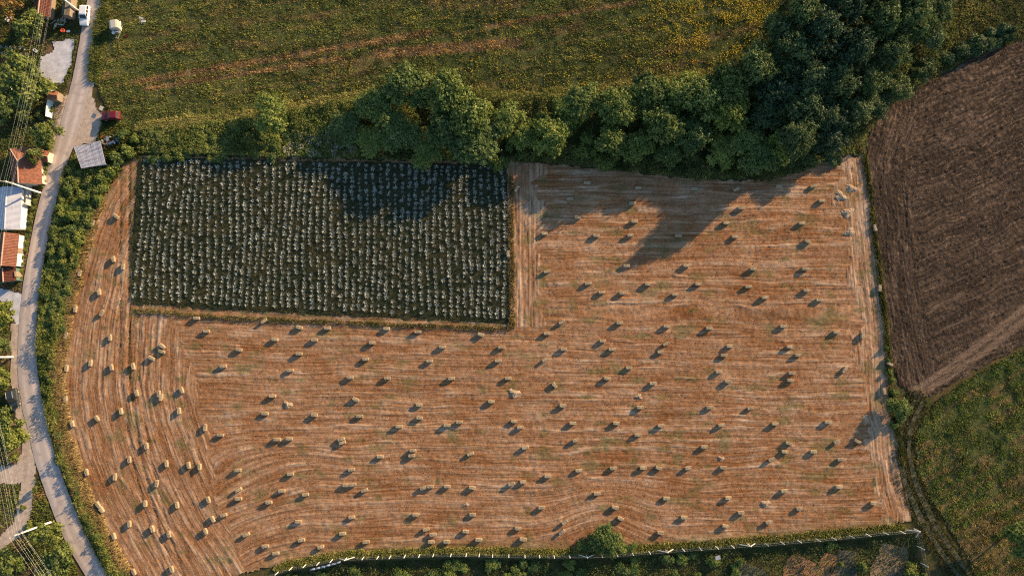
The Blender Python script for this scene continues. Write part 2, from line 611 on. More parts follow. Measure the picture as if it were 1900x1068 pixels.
# ------------------------------------------------------------------ grid-built land
def land(name, poly, res, fn, mat, z0=0.0, edge=0.0, parent=None):
    """fn(X,Y,px,py) -> height, {attribute: values}"""
    pw = Pn(poly)
    x0, y0 = pw.min(0) - 0.5
    x1, y1 = pw.max(0) + 0.5
    nx, ny = int((x1 - x0) / res) + 2, int((y1 - y0) / res) + 2
    xs = x0 + np.arange(nx) * res
    ys = y0 + np.arange(ny) * res
    cx, cy = np.meshgrid(xs[:-1] + res / 2, ys[:-1] + res / 2)
    ex = (fbm(cx * 0.8, cy * 0.8, 3, 3) - 0.5) * edge
    ey = (fbm(cx * 0.8, cy * 0.8, 9, 3) - 0.5) * edge
    m = inside(pw, cx + ex, cy + ey)
    j, i = np.nonzero(m)
    a = j * nx + i
    f = np.stack([a, a + 1, a + nx + 1, a + nx], 1)
    used, inv = np.unique(f.ravel(), return_inverse=True)
    f = inv.reshape(-1, 4)
    X = xs[used % nx]
    Y = ys[used // nx]
    px, py = W2P(X, Y)
    h, at = fn(X, Y, px, py)
    me = mesh_np(name, np.stack([X, Y, z0 + h], 1), f, mat, at)
    return tag(link(name, me, None, parent), kind='structure')


def f_ground():
    def axis(lo, hi, step, far):
        a = list(np.arange(lo, hi + step, step))
        s = step
        while a[-1] < far:
            s *= 1.5
            a.append(a[-1] + s)
        s = step
        while a[0] > -far:
            s *= 1.5
            a.insert(0, a[0] - s)
        return np.array(a)
    xs = axis(-110, 110, 0.5, 900)
    ys = axis(-62, 85, 0.5, 900)
    X, Y = np.meshgrid(xs, ys)
    X = X.ravel()
    Y = Y.ravel()
    px, py = W2P(X, Y)
    g = inside(GARDEN, px, py)
    d = dist_line(FENCE, px, py) * 0.1
    z = -0.07 + (fbm(X * 0.5, Y * 0.5, 2, 4) - 0.5) * 0.06
    z = np.where(g, -0.07 - 1.15 * sstep(0.2, 1.3, d), z)
    yard = (px < road_x(py))
    soil = np.where(yard, sstep(0.5, 0.62, fbm(X * 0.2, Y * 0.2, 6, 4)), 0.0)
    nx = len(xs)
    j, i = np.meshgrid(np.arange(len(ys) - 1), np.arange(nx - 1), indexing='ij')
    a = (j * nx + i).ravel()
    f = np.stack([a, a + 1, a + nx + 1, a + nx], 1)
    far = np.hypot(X, Y) > 300
    z = np.where(far, -0.1, z)
    o = link('ground', mesh_np('ground', np.stack([X, Y, z], 1), f, M['ground'], {'soil': soil}))
    tag(o, kind='structure')


f_ground()


def rows(px, py):
    """along-row u, across-row v and headland weight of the mown field"""
    wob = (fbm(px / 130, py / 60, 1, 3) - 0.5) * 14
    # main section: rows lie across the picture
    v = py + wob
    v = v + 40 * np.exp(-((px - 1120) / 75.0) ** 2) * sstep(850, 975, py)
    v = v - 0.0016 * np.clip(600 - px, 0, 400) ** 2 * sstep(800, 930, py)
    v = v - 0.035 * (px - 600) * (1 - sstep(600, 760, py)) * sstep(560, 600, py)
    u = px.copy()
    xb = np.interp(py, [560, 575, 650, 750, 850, 950, 1068], [1000, 320, 345, 372, 392, 405, 450]) + (fbm(px / 30, py / 30, 4, 3) - 0.5) * 50
    west = (px < xb) & (px < 480)
    fade = np.clip((px - xl(py)) / 260, 0, 1)
    vw = (px - xl(py)) - 0.10 * (py - 700) * fade
    v = np.where(west, vw + wob * 0.5, v)
    u = np.where(west, py, u)
    hr = xr(py) - px
    east = hr < 52 + (fbm(px / 25, py / 25, 12, 3) - 0.5) * 60
    v = np.where(east, hr + wob * 0.4, v)
    u = np.where(east, py, u)
    mid = (py < 606) & (px < 1000 + (fbm(px / 25, py / 20, 14, 3) - 0.5) * 60) & (px > 930)
    v = np.where(mid, px, v)
    u = np.where(mid, py, u)
    return u, v, west, east, mid


def f_stubble(X, Y, px, py):
    u, v, west, east, mid = rows(px, py)
    tone = 0.55 * fbm(u / 70, v / 5.5, 3, 4) + 0.30 * fbm(px / 90, py / 50, 21, 3) + 0.25 * vnoise(u / 5, v / 2.2, 5)
    tone = sstep(0.32, 0.74, tone)
    fine = vnoise(u / 34, v / 2.6, 7)
    st = fbm(u / 55, v / 4.2, 10, 4)
    head = np.where(east, 0.27, 0) + np.where(mid, 0.20, 0) + np.where(west, 0.09, 0)
    straw = sstep(0.60, 0.78, st + head + 0.10 * (fbm(px / 60, py / 60, 17, 3) - 0.5)) * (0.35 + 0.65 * vnoise(u / 9, v / 2.5, 30))
    # bands of dropped straw left by the baler
    band = np.abs(((v + 6 * fbm(u / 60, v / 40, 33, 2)) % 34) - 17)
    straw = np.clip(straw * 0.75 + 0.38 * sstep(7, 1, band) * sstep(0.45, 0.62, fbm(u / 40, v / 12, 35, 3)), 0, 0.95)
    gr = sstep(0.60, 0.76, fbm(px / 28, py / 16, 41, 4)) * 0.6
    fd = fence_y(px) - py
    gr = np.maximum(gr, sstep(34, 8, fd) * (0.35 + 0.65 * vnoise(px / 6, py / 4, 44)) * (px > 380))
    gr = np.maximum(gr, sstep(26, 4, px - xl(py)) * 0.45 * (px < 400) * sstep(0.3, 0.6, vnoise(px / 9, py / 9, 47)))
    inpl = dist_line(PLOT[4:] + PLOT[:1], px, py)
    gr = np.maximum(gr, sstep(12, 3, inpl) * 0.8 * sstep(0.3, 0.6, vnoise(px / 8, py / 6, 49)))
    # wheel tracks of the left section
    wt = np.minimum(np.abs(px - np.interp(py, [300, 560, 700, 850, 1000, 1068], [240, 240, 240, 262, 300, 325])), 99)
    rut = sstep(4, 1.5, wt) * (px < 400)
    rut = np.maximum(rut, 0.8 * sstep(3.5, 1.2, np.abs(wt - 17)) * (px < 400))
    tone = tone * (1 - 0.6 * rut)
    h = 0.035 * np.sin(v * 2 * np.pi / 5.6) * (0.6 + 0.8 * vnoise(u / 20, v / 6, 51)) + 0.12 * (fbm(X * 1.6, Y * 1.6, 55, 3) - 0.5) + 0.10 * straw - 0.09 * rut + 0.05 * (vnoise(X * 3.7, Y * 3.7, 60) - 0.5)
    h = h + 0.02 * (fine - 0.5)
    h = np.where(inside(PLOT, px, py), h * 0.3 - 0.12, h)
    return h + 0.02, {'tone': tone, 'straw': straw, 'green': gr, 'ru': u * 0.1, 'rv': v * 0.1}


land('stubble_field', STUBBLE, 0.22, f_stubble, M['stubble'], 0.0, 1.2)


def f_plough(X, Y, px, py):
    d = np.clip((px - np.interp(py, [200, 300, 500, 740], [1640, 1612, 1633, 1680])) / 110, 0, 1)
    w = sstep(0.25, 1.0, d)
    wob = (fbm(px / 70, py / 70, 2, 3) - 0.5) * 26
    v1 = py + 0.42 * px + wob          # furrows climbing to the right
    v0 = px - np.interp(py, [200, 300, 500, 740], [1640, 1612, 1633, 1680]) + wob * 0.4
    u1 = px - 0.42 * py
    pick = (w + (fbm(px / 30, py / 30, 8, 3) - 0.5) * 0.5) > 0.5
    v = np.where(pick, v1, v0 * 1.0)
    u = np.where(pick, u1, py)
    tone = sstep(0.35, 0.72, 0.6 * fbm(u / 60, v / 4.5, 13, 4) + 0.4 * fbm(px / 60, py / 60, 15, 3))
    bright = sstep(560, 220, py) * 0.18 + sstep(620, 720, py) * 0.25
    straw = sstep(0.66, 0.82, fbm(u / 10, v / 3.0, 20, 4) + bright * 0.5 + 0.1 * (fbm(px / 70, py / 40, 24, 3) - 0.5))
    straw = np.maximum(straw * 0.7, 0.55 * sstep(0.70, 0.8, fbm(u / 50, v / 5, 26, 3)))
    h = 0.05 * np.sin((v + 3 * fbm(u / 12, v / 9, 29, 3)) * 2 * np.pi / 6.0) * vnoise(u / 26, v / 14, 28) + 0.16 * (fbm(X * 1.7, Y * 1.7, 31, 4) - 0.5) + 0.13 * (vnoise(X * 3.1, Y * 3.1, 36) - 0.5)
    for off in (-11, 11):
        dl = dist_line([(1690, 735 + off * 0.7), (1760, 690 + off * 0.7), (1830, 640 + off), (1900, 583 + off), (2000, 510 + off)], px, py)
        r = sstep(9, 3, dl)
        tone = tone + r * 0.8
        straw = np.maximum(straw * (1 - r), r * 0.75)
        h = h * (1 - 0.8 * r) - 0.05 * r
    return h + 0.04, {'tone': np.clip(tone, 0, 1.2), 'straw': straw, 'ru': u * 0.1, 'rv': v * 0.1}


land('ploughed_field', PLOUGH, 0.2, f_plough, M['plough'], 0.0, 1.0)


def brown_n(px, py):
    b = 0.55 * sstep(0.50, 0.74, 0.6 * fbm((px + 0.3 * py) / 120, (py + 0.17 * px) / 16, 40, 4) + 0.4 * fbm(px / 50, py / 30, 42, 3))
    for x0, y0, x1, y1, w in ((255, 152, 800, 60, 5), (270, 165, 640, 108, 4), (900, 50, 1180, 5, 3), (700, 100, 960, 80, 9)):
        b = np.maximum(b, 0.95 * sstep(w + 4, w - 2, dist_line([(x0, y0), (x1, y1)], px, py)))
    for i in range(26):
        yy = -20 + i * 17
        b = np.maximum(b, (0.25 + 0.3 * (i % 3 == 0)) * sstep(3.5, 1.0, np.abs(py + 0.175 * px + 9 * np.sin(px / 210.0) - 20 - yy)) * sstep(0.4, 0.6, fbm(px / 70, py / 30 + i, 66, 2)))
    return b


def f_nmeadow(X, Y, px, py):
    return 0.25 * (fbm(X * 0.9, Y * 0.9, 45, 4) - 0.5) + 0.05, {'brown': brown_n(px, py)}


def brown_e(px, py):
    return 0.62 * sstep(0.45, 0.68, 0.75 * fbm((px - 0.5 * py) / 45, (py + 0.5 * px) / 7, 50, 4) + 0.25 * fbm(px / 60, py / 60, 52, 3) + 0.10 * sstep(820, 960, py))


def f_emeadow(X, Y, px, py):
    return 0.25 * (fbm(X * 0.9, Y * 0.9, 46, 4) - 0.5) + 0.05, {'brown': brown_e(px, py)}


land('meadow', NMEADOW, 0.4, f_nmeadow, M['meadow'], 0.0, 1.0)
land('meadow', EMEADOW, 0.4, f_emeadow, M['meadow'], 0.0, 1.0)
land('vegetable_plot', PLOT, 0.3, lambda X, Y, px, py: (0.16 * (fbm(X * 1.5, Y * 1.5, 58, 3) - 0.5) + 0.06, {}), M['cropsoil'], 0.05, 0.9)


def strip(name, pts, mat, z, cols=8, noise=0.12, crown=0.0, step=0.5, kind='structure', attr=False):
    """pts: (px,py,width_px); a ribbon with a slightly uneven edge"""
    c = np.array([[*P(p[0], p[1])[:2], p[2] * 0.1] for p in pts])
    seg = np.concatenate([[0], np.cumsum(np.hypot(*(c[1:, :2] - c[:-1, :2]).T))])
    s = np.arange(0, seg[-1], step)
    x = np.interp(s, seg, c[:, 0])
    y = np.interp(s, seg, c[:, 1])
    w = np.interp(s, seg, c[:, 2])
    for _ in range(6):
        x[1:-1] = (x[:-2] + 2 * x[1:-1] + x[2:]) / 4
        y[1:-1] = (y[:-2] + 2 * y[1:-1] + y[2:]) / 4
    tx, ty = np.gradient(x), np.gradient(y)
    L = np.hypot(tx, ty)
    nx, ny = -ty / L, tx / L
    t = np.linspace(-0.5, 0.5, cols)
    wl = w + (fbm(s * 0.7, s * 0 + 1.3, 3, 3) - 0.5) * noise * 6
    X = x[:, None] + nx[:, None] * t * wl[:, None]
    Y = y[:, None] + ny[:, None] * t * wl[:, None]
    Z = z + crown * (1 - (2 * t) ** 2)[None, :] + 0 * X
    i, j = np.meshgrid(np.arange(len(s) - 1), np.arange(cols - 1), indexing='ij')
    a = (i * cols + j).ravel()
    f = np.stack([a, a + 1, a + cols + 1, a + cols], 1)
    at = None
    if attr:
        tr = np.exp(-((np.abs(t) - 0.22) / 0.09) ** 2)[None, :] + 0 * X
        at = {'track': (tr * (0.6 + 0.8 * fbm(X * 0.3, Y * 0.3, 5, 3))).ravel()}
    me = mesh_np(name, np.stack([X, Y, Z], 2).reshape(-1, 3), f, mat, at, smooth=True)
    return tag(link(name, me), kind=kind)


strip('road', [(r[1], r[0], r[2]) for r in ROAD], M['road'], 0.035, 14, 0.06, 0.05, attr=True)


def sheet(name, poly, mat, z, edge=0.8, res=0.25, bumpy=0.05, kind='structure'):
    o = land(name, poly, res, lambda X, Y, px, py: (bumpy * (fbm(X * 1.2, Y * 1.2, 62, 3) - 0.3), {}), mat, z, edge)
    return o


sheet('gravel_yard', [(95, 77), (100, 91), (98, 96), (77, 106), (71, 141), (95, 153), (116, 154), (131, 121), (138, 73), (126, 73), (111, 78)], M['gravel'], 0.02, 0.5)
sheet('roadside_dirt', [(182, 138), (170, 175), (178, 205), (190, 216), (185, 245), (178, 264), (140, 272), (118, 285), (112, 270), (130, 225), (150, 165), (160, 140)], M['dirt'], 0.0, 0.9)
sheet('side_lane', [(-40, 518), (0, 533), (20, 541), (50, 546), (48, 600), (30, 602), (22, 585), (10, 563), (0, 556), (-40, 545)], M['gravel'], 0.0, 0.6)
sheet('road_verge', [(20, 600), (38, 600), (38, 660), (40, 700), (50, 745), (58, 775), (66, 830), (64, 862), (48, 872), (44, 840), (38, 800), (28, 768), (22, 730), (18, 690), (19, 650)], M['dirt'], -0.01, 0.7)
sheet('dirt_lane', [(42, 780), (66, 850), (64, 900), (60, 945), (42, 990), (0, 1022), (-50, 1050), (-50, 1005), (0, 993), (24, 970), (36, 930), (38, 898), (0, 896), (-40, 896), (-40, 866), (0, 864), (30, 860), (40, 840)], M['dirt'], -0.02, 0.7)
sheet('road_shoulder', [(102, 180), (128, 175), (118, 240), (100, 275), (88, 330), (80, 345), (88, 300), (100, 240)], M['dirt'], -0.01, 0.9)
strip('garden_bed', [(1478, 1120, 60), (1490, 1060, 60), (1500, 1036, 40)], M['redsoil'], -1.14, 6, 0.3)
strip('garden_bed', [(1540, 1120, 44), (1545, 1060, 46), (1550, 1030, 30)], M['redsoil'], -1.13, 6, 0.3)
strip('garden_bed', [(1572, 1130, 36), (1575, 1070, 38), (1578, 1022, 34)], M['greysoil'], -1.12, 6, 0.2)
strip('garden_bed', [(1655, 1130, 70), (1660, 1060, 70), (1668, 1010, 44)], M['rut'], -1.145, 6, 0.5)
strip('garden_bed', [(1390, 1120, 70), (1395, 1070, 60), (1402, 1050, 40)], M['greysoil'], -1.14, 6, 0.5)
for off in (-1, 1):
    strip('farm_track', [(1706 + off * 8, 742, 8), (1682 + off * 8, 785 + off * 2, 7), (1676 + off * 9, 840, 7), (1690 + off * 10, 900, 8), (1720 + off * 10, 965, 9), (1755 + off * 11, 1020, 9), (1795 + off * 11, 1075, 9), (1830 + off * 11, 1130, 9)], M['grassrut'], 0.05, 4, 0.15)

# ------------------------------------------------------------------ scattered blades (uncountable cover)
def sample(poly, dens):
    pw = Pn(poly)
    x0, y0 = pw.min(0)
    x1, y1 = pw.max(0)
    n = int((x1 - x0) * (y1 - y0) * dens)
    x = rng.uniform(x0, x1, n)
    y = rng.uniform(y0, y1, n)
    m = inside(pw, x, y)
    return x[m], y[m]


def blades(name, x, y, h, w, col, mat, nb=3, z=0.0, spread=0.12, lean=0.35, kind='stuff', label=None, bend=(0.0, 0.0)):
    """nb triangular blades per tuft"""
    n = len(x)
    h = np.broadcast_to(h, (n,))
    w = np.broadcast_to(w, (n,))
    z = np.broadcast_to(z, (n,))
    X = np.repeat(x, nb) + rng.normal(0, spread, n * nb)
    Y = np.repeat(y, nb) + rng.normal(0, spread, n * nb)
    H = np.repeat(h, nb) * rng.uniform(0.6, 1.25, n * nb)
    W = np.repeat(w, nb) * rng.uniform(0.7, 1.3, n * nb)
    Z = np.repeat(z, nb)
    a = rng.uniform(0, 2 * np.pi, n * nb)
    b = rng.uniform(0, 2 * np.pi, n * nb)
    l = rng.uniform(0, lean, n * nb) * H * 2
    v = np.empty((n * nb, 3, 3))
    v[:, 0] = np.stack([X - W * np.cos(a), Y - W * np.sin(a), Z - 0.02], 1)
    v[:, 1] = np.stack([X + W * np.cos(a), Y + W * np.sin(a), Z - 0.02], 1)
    v[:, 2] = np.stack([X + l * np.cos(b) + bend[0] * H, Y + l * np.sin(b) + bend[1] * H, Z + H], 1)
    f = np.arange(n * nb * 3).reshape(-1, 3)
    c = np.repeat(np.repeat(col, nb, 0) * rng.uniform(0.6, 1.4, (n * nb, 1)), 3, 0)
    o = link(name, mesh_np(name, v.reshape(-1, 3), f, mat, {'Col': c}))
    return tag(o, label, kind=kind)


# leafy scrub: many small leaf quads close to the ground
def leaf_cloud(x, y, z, size, col, up=0.5):
    n = len(x)
    nrm = rng.normal(0, 1, (n, 3))
    nrm[:, 2] = np.abs(nrm[:, 2]) + up
    nrm /= np.linalg.norm(nrm, axis=1)[:, None]
    a = rng.normal(0, 1, (n, 3))
    t1 = np.cross(nrm, a)
    t1 /= np.linalg.norm(t1, axis=1)[:, None] + 1e-9
    t2 = np.cross(nrm, t1)
    s = (size * rng.uniform(0.6, 1.4, n))[:, None]
    p = np.stack([x, y, z], 1)
    v = np.stack([p - t1 * s, p - t2 * s * 0.6, p + t1 * s, p + t2 * s * 0.6], 1)
    return v.reshape(-1, 3), np.arange(n * 4).reshape(-1, 4), np.repeat(col, 4, 0)


def lerp(a, b, t):
    return np.asarray(a)[None, :] * (1 - t[:, None]) + np.asarray(b)[None, :] * t[:, None]


G0, G1, BR, DRY, YEL = (0.105, 0.155, 0.045), (0.275, 0.295, 0.080), (0.42, 0.265, 0.125), (0.42, 0.30, 0.14), (0.78, 0.56, 0.05)


def meadow_cover(name, poly, dens, bfun, flowers, label, bend, gain=1.0, slope=0.17):
    x, y = sample(poly, dens)
    px, py = W2P(x, y)
    b = np.clip(bfun(px, py) + rng.normal(0, 0.22, len(x)), 0, 1)
    t = np.clip(fbm(x * 0.25, y * 0.25, 4, 3) * 1.6 - 0.3 + rng.normal(0, 0.2, len(x)), 0, 1)
    c = lerp(G0, G1, t)
    c = c * gain
    c = c * (1 - b[:, None]) + np.asarray(BR) * b[:, None]
    fl = rng.random(len(x)) < flowers(px, py)
    cl = fbm(x * 0.75, y * 0.75, 8, 3)
    c = c * (0.72 + 0.55 * sstep(0.3, 0.7, fbm((px + 0.2 * py) / 30, (py + slope * px) / 5, 18, 4)))[:, None]
    h = 0.20 + 0.26 * sstep(0.32, 0.72, cl)
    blades(name, x, y, h * 0.8, 0.085, c, M['grass'], 3, 0.0, 0.11, 0.7, label=label, bend=bend)
    if fl.sum() > 50:
        v_, f_, c_ = leaf_cloud(x[fl], y[fl], h[fl] * 0.8 + 0.12, np.full(fl.sum(), 0.10), np.asarray(YEL)[None, :] * rng.uniform(0.55, 1.1, (fl.sum(), 1)), 1.5)
        tag(link('meadow_flowers', mesh_np('meadow_flowers', v_, f_, M['grass'], {'Col': c_})), 'yellow flower heads scattered over ' + label.split(' of ')[-1], kind='stuff')


def fl_n(px, py):
    f = 0.015 + 0.75 * sstep(1150, 1320, px) * sstep(0.38, 0.60, fbm(px / 26, py / 18, 70, 3)) * sstep(150, 60, py)
    f = f + 0.12 * sstep(0.58, 0.70, fbm(px / 22, py / 12, 72, 3)) * sstep(500, 800, px)
    return f + 0.03 * sstep(0.52, 0.65, fbm(px / 15, py / 12, 74, 3))


meadow_cover('meadow_grass', NMEADOW, 30, brown_n, fl_n, 'rough grass and yellow flowers of the meadow above the tree belt', (-0.35, -0.25))
meadow_cover('meadow_grass', EMEADOW, 26, brown_e, lambda a, b: 0 * a, 'green and tan grass of the meadow in the lower right corner', (-0.3, 0.1), np.array([1.04, 1.14, 0.95]), 0.5)
meadow_cover('scrub_grass', NE_GRASS, 18, lambda a, b: 0.15 + 0 * a, lambda a, b: 0.10 * sstep(1700, 1720, a) * sstep(1790, 1740, a), 'green scrubby grass beyond the wood in the top right corner', (-0.3, 0.0))

x, y = sample(PLOUGH, 16)
px, py = W2P(x, y)
k_ = rng.random(len(x)) < 0.25 + 0.75 * sstep(0.42, 0.64, fbm((px - 0.42 * py) / 30, (py + 0.42 * px) / 6, 21, 3))
x, y = x[k_], y[k_]
v_, f_, c_ = leaf_cloud(x, y, rng.uniform(0.05, 0.16, len(x)), np.full(len(x), 0.075), lerp((0.055, 0.036, 0.024), (0.40, 0.28, 0.20), rng.random(len(x)) ** 2.2), 0.8)
tag(link('soil_clods', mesh_np('soil_clods', v_, f_, M['straw'], {'Col': c_})), 'crumbled clods and pale straw flecks over the ploughed field', kind='stuff')
# stubble stems, thicker where straw was dropped
x, y = sample(STUBBLE, 9)
px, py = W2P(x, y)
keep = ~inside(PLOT, px, py)
x, y, px, py = x[keep], y[keep], px[keep], py[keep]
u, v, wst, est, mid = rows(px, py)
keep = (np.abs((v % 3.6) - 1.8) < 1.15) | (rng.random(len(x)) < 0.3)
x, y, px, py, u, v = x[keep], y[keep], px[keep], py[keep], u[keep], v[keep]
t = np.clip(fbm(u / 55, v / 4.2, 10, 4) * 1.5 - 0.35 + rng.normal(0, 0.2, len(x)), 0, 1)
c = lerp((0.33, 0.165, 0.072), (0.60, 0.41, 0.25), t)
gg = (fbm(px / 28, py / 16, 41, 4) > 0.62) & (rng.random(len(x)) < 0.45)
c[gg] = (0.16, 0.165, 0.05)
blades('stubble_stems', x, y, 0.10, 0.05, c, M['straw'], 2, 0.02, 0.08, 0.5, label='cut straw stubble standing in rows across the bale field')

# dry and green verges
def belt(name, line, half, dens, c0, c1, h, label, z=0.0, bend=(0, 0), w=0.07, lean=0.5):
    a = np.array(line, float)
    poly = [(a[:, 0].min() - half, a[:, 1].min() - half), (a[:, 0].max() + half, a[:, 1].min() - half), (a[:, 0].max() + half, a[:, 1].max() + half), (a[:, 0].min() - half, a[:, 1].max() + half)]
    x, y = sample(poly, dens)
    px, py = W2P(x, y)
    d = dist_line(line, px, py)
    k = d < half * (0.45 + 1.1 * fbm(x * 0.4, y * 0.4, 19, 3))
    x, y = x[k], y[k]
    t = np.clip(fbm(x * 0.5, y * 0.5, 23, 3) * 1.8 - 0.4 + rng.normal(0, 0.25, len(x)), 0, 1)
    return blades(name, x, y, h * (0.6 + 0.8 * fbm(x * 0.7, y * 0.7, 27, 2)), w, lerp(c0, c1, t), M['grass'], 3, z, 0.10, lean, label=label, bend=bend)


belt('verge_grass', [(x + 2, y) for y, x in FIELD_L[2:]], 14, 34, (0.30, 0.22, 0.085), DRY, 0.6, 'dry golden grass along the left edge of the bale field', bend=(-0.5, -0.4))
belt('verge_grass', [(p[0], p[1] - 9) for p in FENCE[2:43]], 6.5, 44, (0.20, 0.22, 0.055), (0.42, 0.38, 0.12), 0.35, 'yellow green grass strip along the concrete post fence', bend=(-0.3, -0.2))
belt('verge_grass', [(x + 2, y) for y, x in FIELD_R[:9]], 4.5, 40, (0.075, 0.095, 0.025), (0.20, 0.19, 0.055), 0.5, 'thin green grass strip between the bale field and the ploughed field', bend=(-0.3, -0.2))
belt('verge_grass', [(252, 575), (400, 587), (560, 595), (800, 604), (945, 610)], 4, 36, (0.10, 0.11, 0.035), (0.34, 0.26, 0.11), 0.4, 'weedy grass along the bottom edge of the crop plot', bend=(-0.3, -0.2))
belt('verge_grass', [(948, 330), (950, 470), (952, 604)], 5, 40, (0.20, 0.17, 0.06), (0.40, 0.29, 0.13), 0.45, 'dry grass along the right edge of the crop plot', bend=(-0.3, -0.2))
belt('verge_grass', [(1700, 745), (1682, 790), (1676, 840), (1690, 900), (1720, 965), (1755, 1020), (1795, 1075)], 22, 16, (0.10, 0.105, 0.032), (0.20, 0.165, 0.06), 0.3, 'grass around the wheel ruts of the farm track')
belt('verge_grass', [(262, 236), (300, 230), (400, 220), (460, 213), (600, 188), (720, 168)], 7, 50, (0.30, 0.30, 0.085), (0.48, 0.42, 0.15), 0.5, 'pale grass bank between the meadow and the left half of the tree belt', bend=(-0.2, -0.3), w=0.13, lean=1.1)
belt('verge_grass', [(880, 172), (930, 178), (1000, 178), (1080, 170), (1200, 156), (1320, 136)], 7, 50, (0.26, 0.27, 0.075), (0.42, 0.37, 0.13), 0.5, 'pale grass bank between the meadow and the right half of the tree belt', bend=(-0.2, -0.3), w=0.13, lean=1.1)
belt('verge_grass', [(200, -30), (196, 20), (188, 60), (181, 100), (176, 140)], 12, 40, (0.075, 0.115, 0.032), (0.23, 0.24, 0.07), 0.5, 'tall green grass along the right edge of the road at the top', bend=(-0.5, -0.4), w=0.08)
ya = [(-60, -70), (160, -70), (150, 60), (135, 140), (100, 250), (78, 345), (45, 500), (30, 600), (18, 720), (40, 860), (80, 900), (120, 1000), (160, 1100), (-60, 1100)]
x, y = sample(ya, 18)
px, py = W2P(x, y)
bad = inside([(95, 77), (77, 106), (71, 141), (95, 153), (116, 154), (131, 121), (138, 73)], px, py) | inside([(42, 780), (66, 850), (60, 945), (42, 990), (0, 1022), (-50, 1050), (-50, 1005), (24, 970), (36, 930), (38, 898), (-40, 896), (-40, 866), (40, 862)], px, py) | inside([(-40, 518), (50, 546), (48, 600), (30, 602), (10, 563), (-40, 545)], px, py) | ((px > 16) & (px < 60) & (py > 598) & (py < 868))
bad |= (px > road_x(py) - road_w(py) * 0.5 - 4)
x, y = x[~bad], y[~bad]
t = np.clip(fbm(x * 0.3, y * 0.3, 29, 3) * 2 - 0.5 + rng.normal(0, 0.2, len(x)), 0, 1)
b = np.clip(fbm(x * 0.35, y * 0.35, 33, 3) * 3 - 1.5, 0, 1)
c = lerp(G0, G1, t) * (1 - b[:, None]) + np.asarray(BR) * b[:, None]
blades('yard_grass', x, y, 0.3, 0.07, c, M['grass'], 3, -0.06, 0.12, 0.45, label='rough grass and weeds in the yards left of the road')
x, y = sample([(236, 236), (262, 240), (262, 290), (232, 305), (205, 345), (182, 380), (163, 430), (142, 500), (126, 570), (114, 640), (108, 720), (113, 780), (131, 850), (157, 920), (187, 980), (236, 1068), (268, 1120), (230, 1120), (197, 1060), (160, 990), (125, 900), (98, 820), (80, 740), (70, 660), (72, 560), (85, 470), (100, 400), (118, 320), (140, 280), (180, 262), (190, 220), (205, 205)], 26)
t = np.clip(fbm(x * 0.3, y * 0.3, 39, 3) * 2 - 0.5 + rng.normal(0, 0.2, len(x)), 0, 1)
blades('hedge_grass', x, y, 0.45, 0.075, lerp((0.055, 0.085, 0.02), (0.19, 0.19, 0.05), t), M['grass'], 3, -0.05, 0.12, 0.45, label='tall green grass along the right side of the road', bend=(-0.4, -0.3))


def scrub(name, poly, dens, hmax, size, c0, c1, label, z0=0.0, seed=0, pale=None):
    x, y = sample(poly, dens)
    k = fbm(x * 0.35, y * 0.35, seed, 4)
    hh = hmax * sstep(0.30, 0.72, k)
    z = z0 + hh * np.sqrt(rng.random(len(x))) + rng.uniform(0, 0.15, len(x))
    t = np.clip(fbm(x * 0.6, y * 0.6, seed + 3, 3) * 1.8 - 0.4 + rng.normal(0, 0.2, len(x)), 0, 1)
    c = lerp(c0, c1, t)
    if pale:
        px, py = W2P(x, y)
        m = pale(px, py) * (rng.random(len(x)) < 0.55)
        c = c * (1 - m[:, None]) + np.asarray((0.50, 0.46, 0.36)) * m[:, None]
    v, f, cc = leaf_cloud(x, y, z, np.full(len(x), size), c)
    return tag(link(name, mesh_np(name, v, f, M['grass'], {'Col': cc})), label, kind='stuff')


scrub('undergrowth', HEDGE_BELT, 52, 1.5, 0.16, (0.060, 0.090, 0.026), (0.215, 0.225, 0.068), 'low tangled scrub under and between the trees of the belt', seed=2,
      pale=lambda a, b: sstep(34, 10, dist_line([(535, 285), (600, 272), (640, 268)], a, b)) * sstep(0.45, 0.6, fbm(a / 9, b / 7, 77, 3)))
scrub('bramble_cover', [(266, 240), (300, 235), (460, 218), (600, 194), (670, 182), (665, 292), (600, 293), (266, 284)], 70, 0.8, 0.12, (0.12, 0.165, 0.04), (0.34, 0.36, 0.10), 'bright leafy brambles over the low left part of the tree belt', 0.2, 21,
      pale=lambda a, b: sstep(34, 10, dist_line([(535, 285), (600, 272), (640, 268)], a, b)) * sstep(0.45, 0.6, fbm(a / 9, b / 7, 77, 3)))
scrub('hedge_foliage', [(118, 322), (140, 285), (205, 318), (200, 345), (178, 380), (159, 430), (138, 500), (122, 570), (110, 640), (103, 720), (108, 780), (126, 850), (152, 920), (182, 980), (230, 1068), (262, 1120), (236, 1120), (202, 1060), (165, 990), (128, 900), (100, 820), (84, 740), (72, 660), (76, 560), (89, 470), (104, 400)], 110, 1.3, 0.12, (0.10, 0.14, 0.032), (0.31, 0.31, 0.085), 'fine leafy growth filling the roadside hedge', 0.0, 5)
scrub('garden_plants', FENCE[2:44] + [(1709, 1016), (1716, 1047), (1735, 1150), (430, 1150)], 26, 0.9, 0.13, (0.040, 0.070, 0.024), (0.150, 0.175, 0.050), 'dark leafy garden plants below the concrete post fence', -1.15, 12)
x, y = sample(PLOT, 20)
t = np.clip(fbm(x * 0.3, y * 0.3, 43, 3) * 2.2 - 0.6 + rng.normal(0, 0.2, len(x)), 0, 1)
blades('plot_weeds', x, y, 0.28, 0.06, lerp((0.034, 0.060, 0.022), (0.15, 0.125, 0.045), t ** 2), M['grass'], 2, 0.06, 0.1, 0.5, label='dark weeds between the rows of the crop plot')

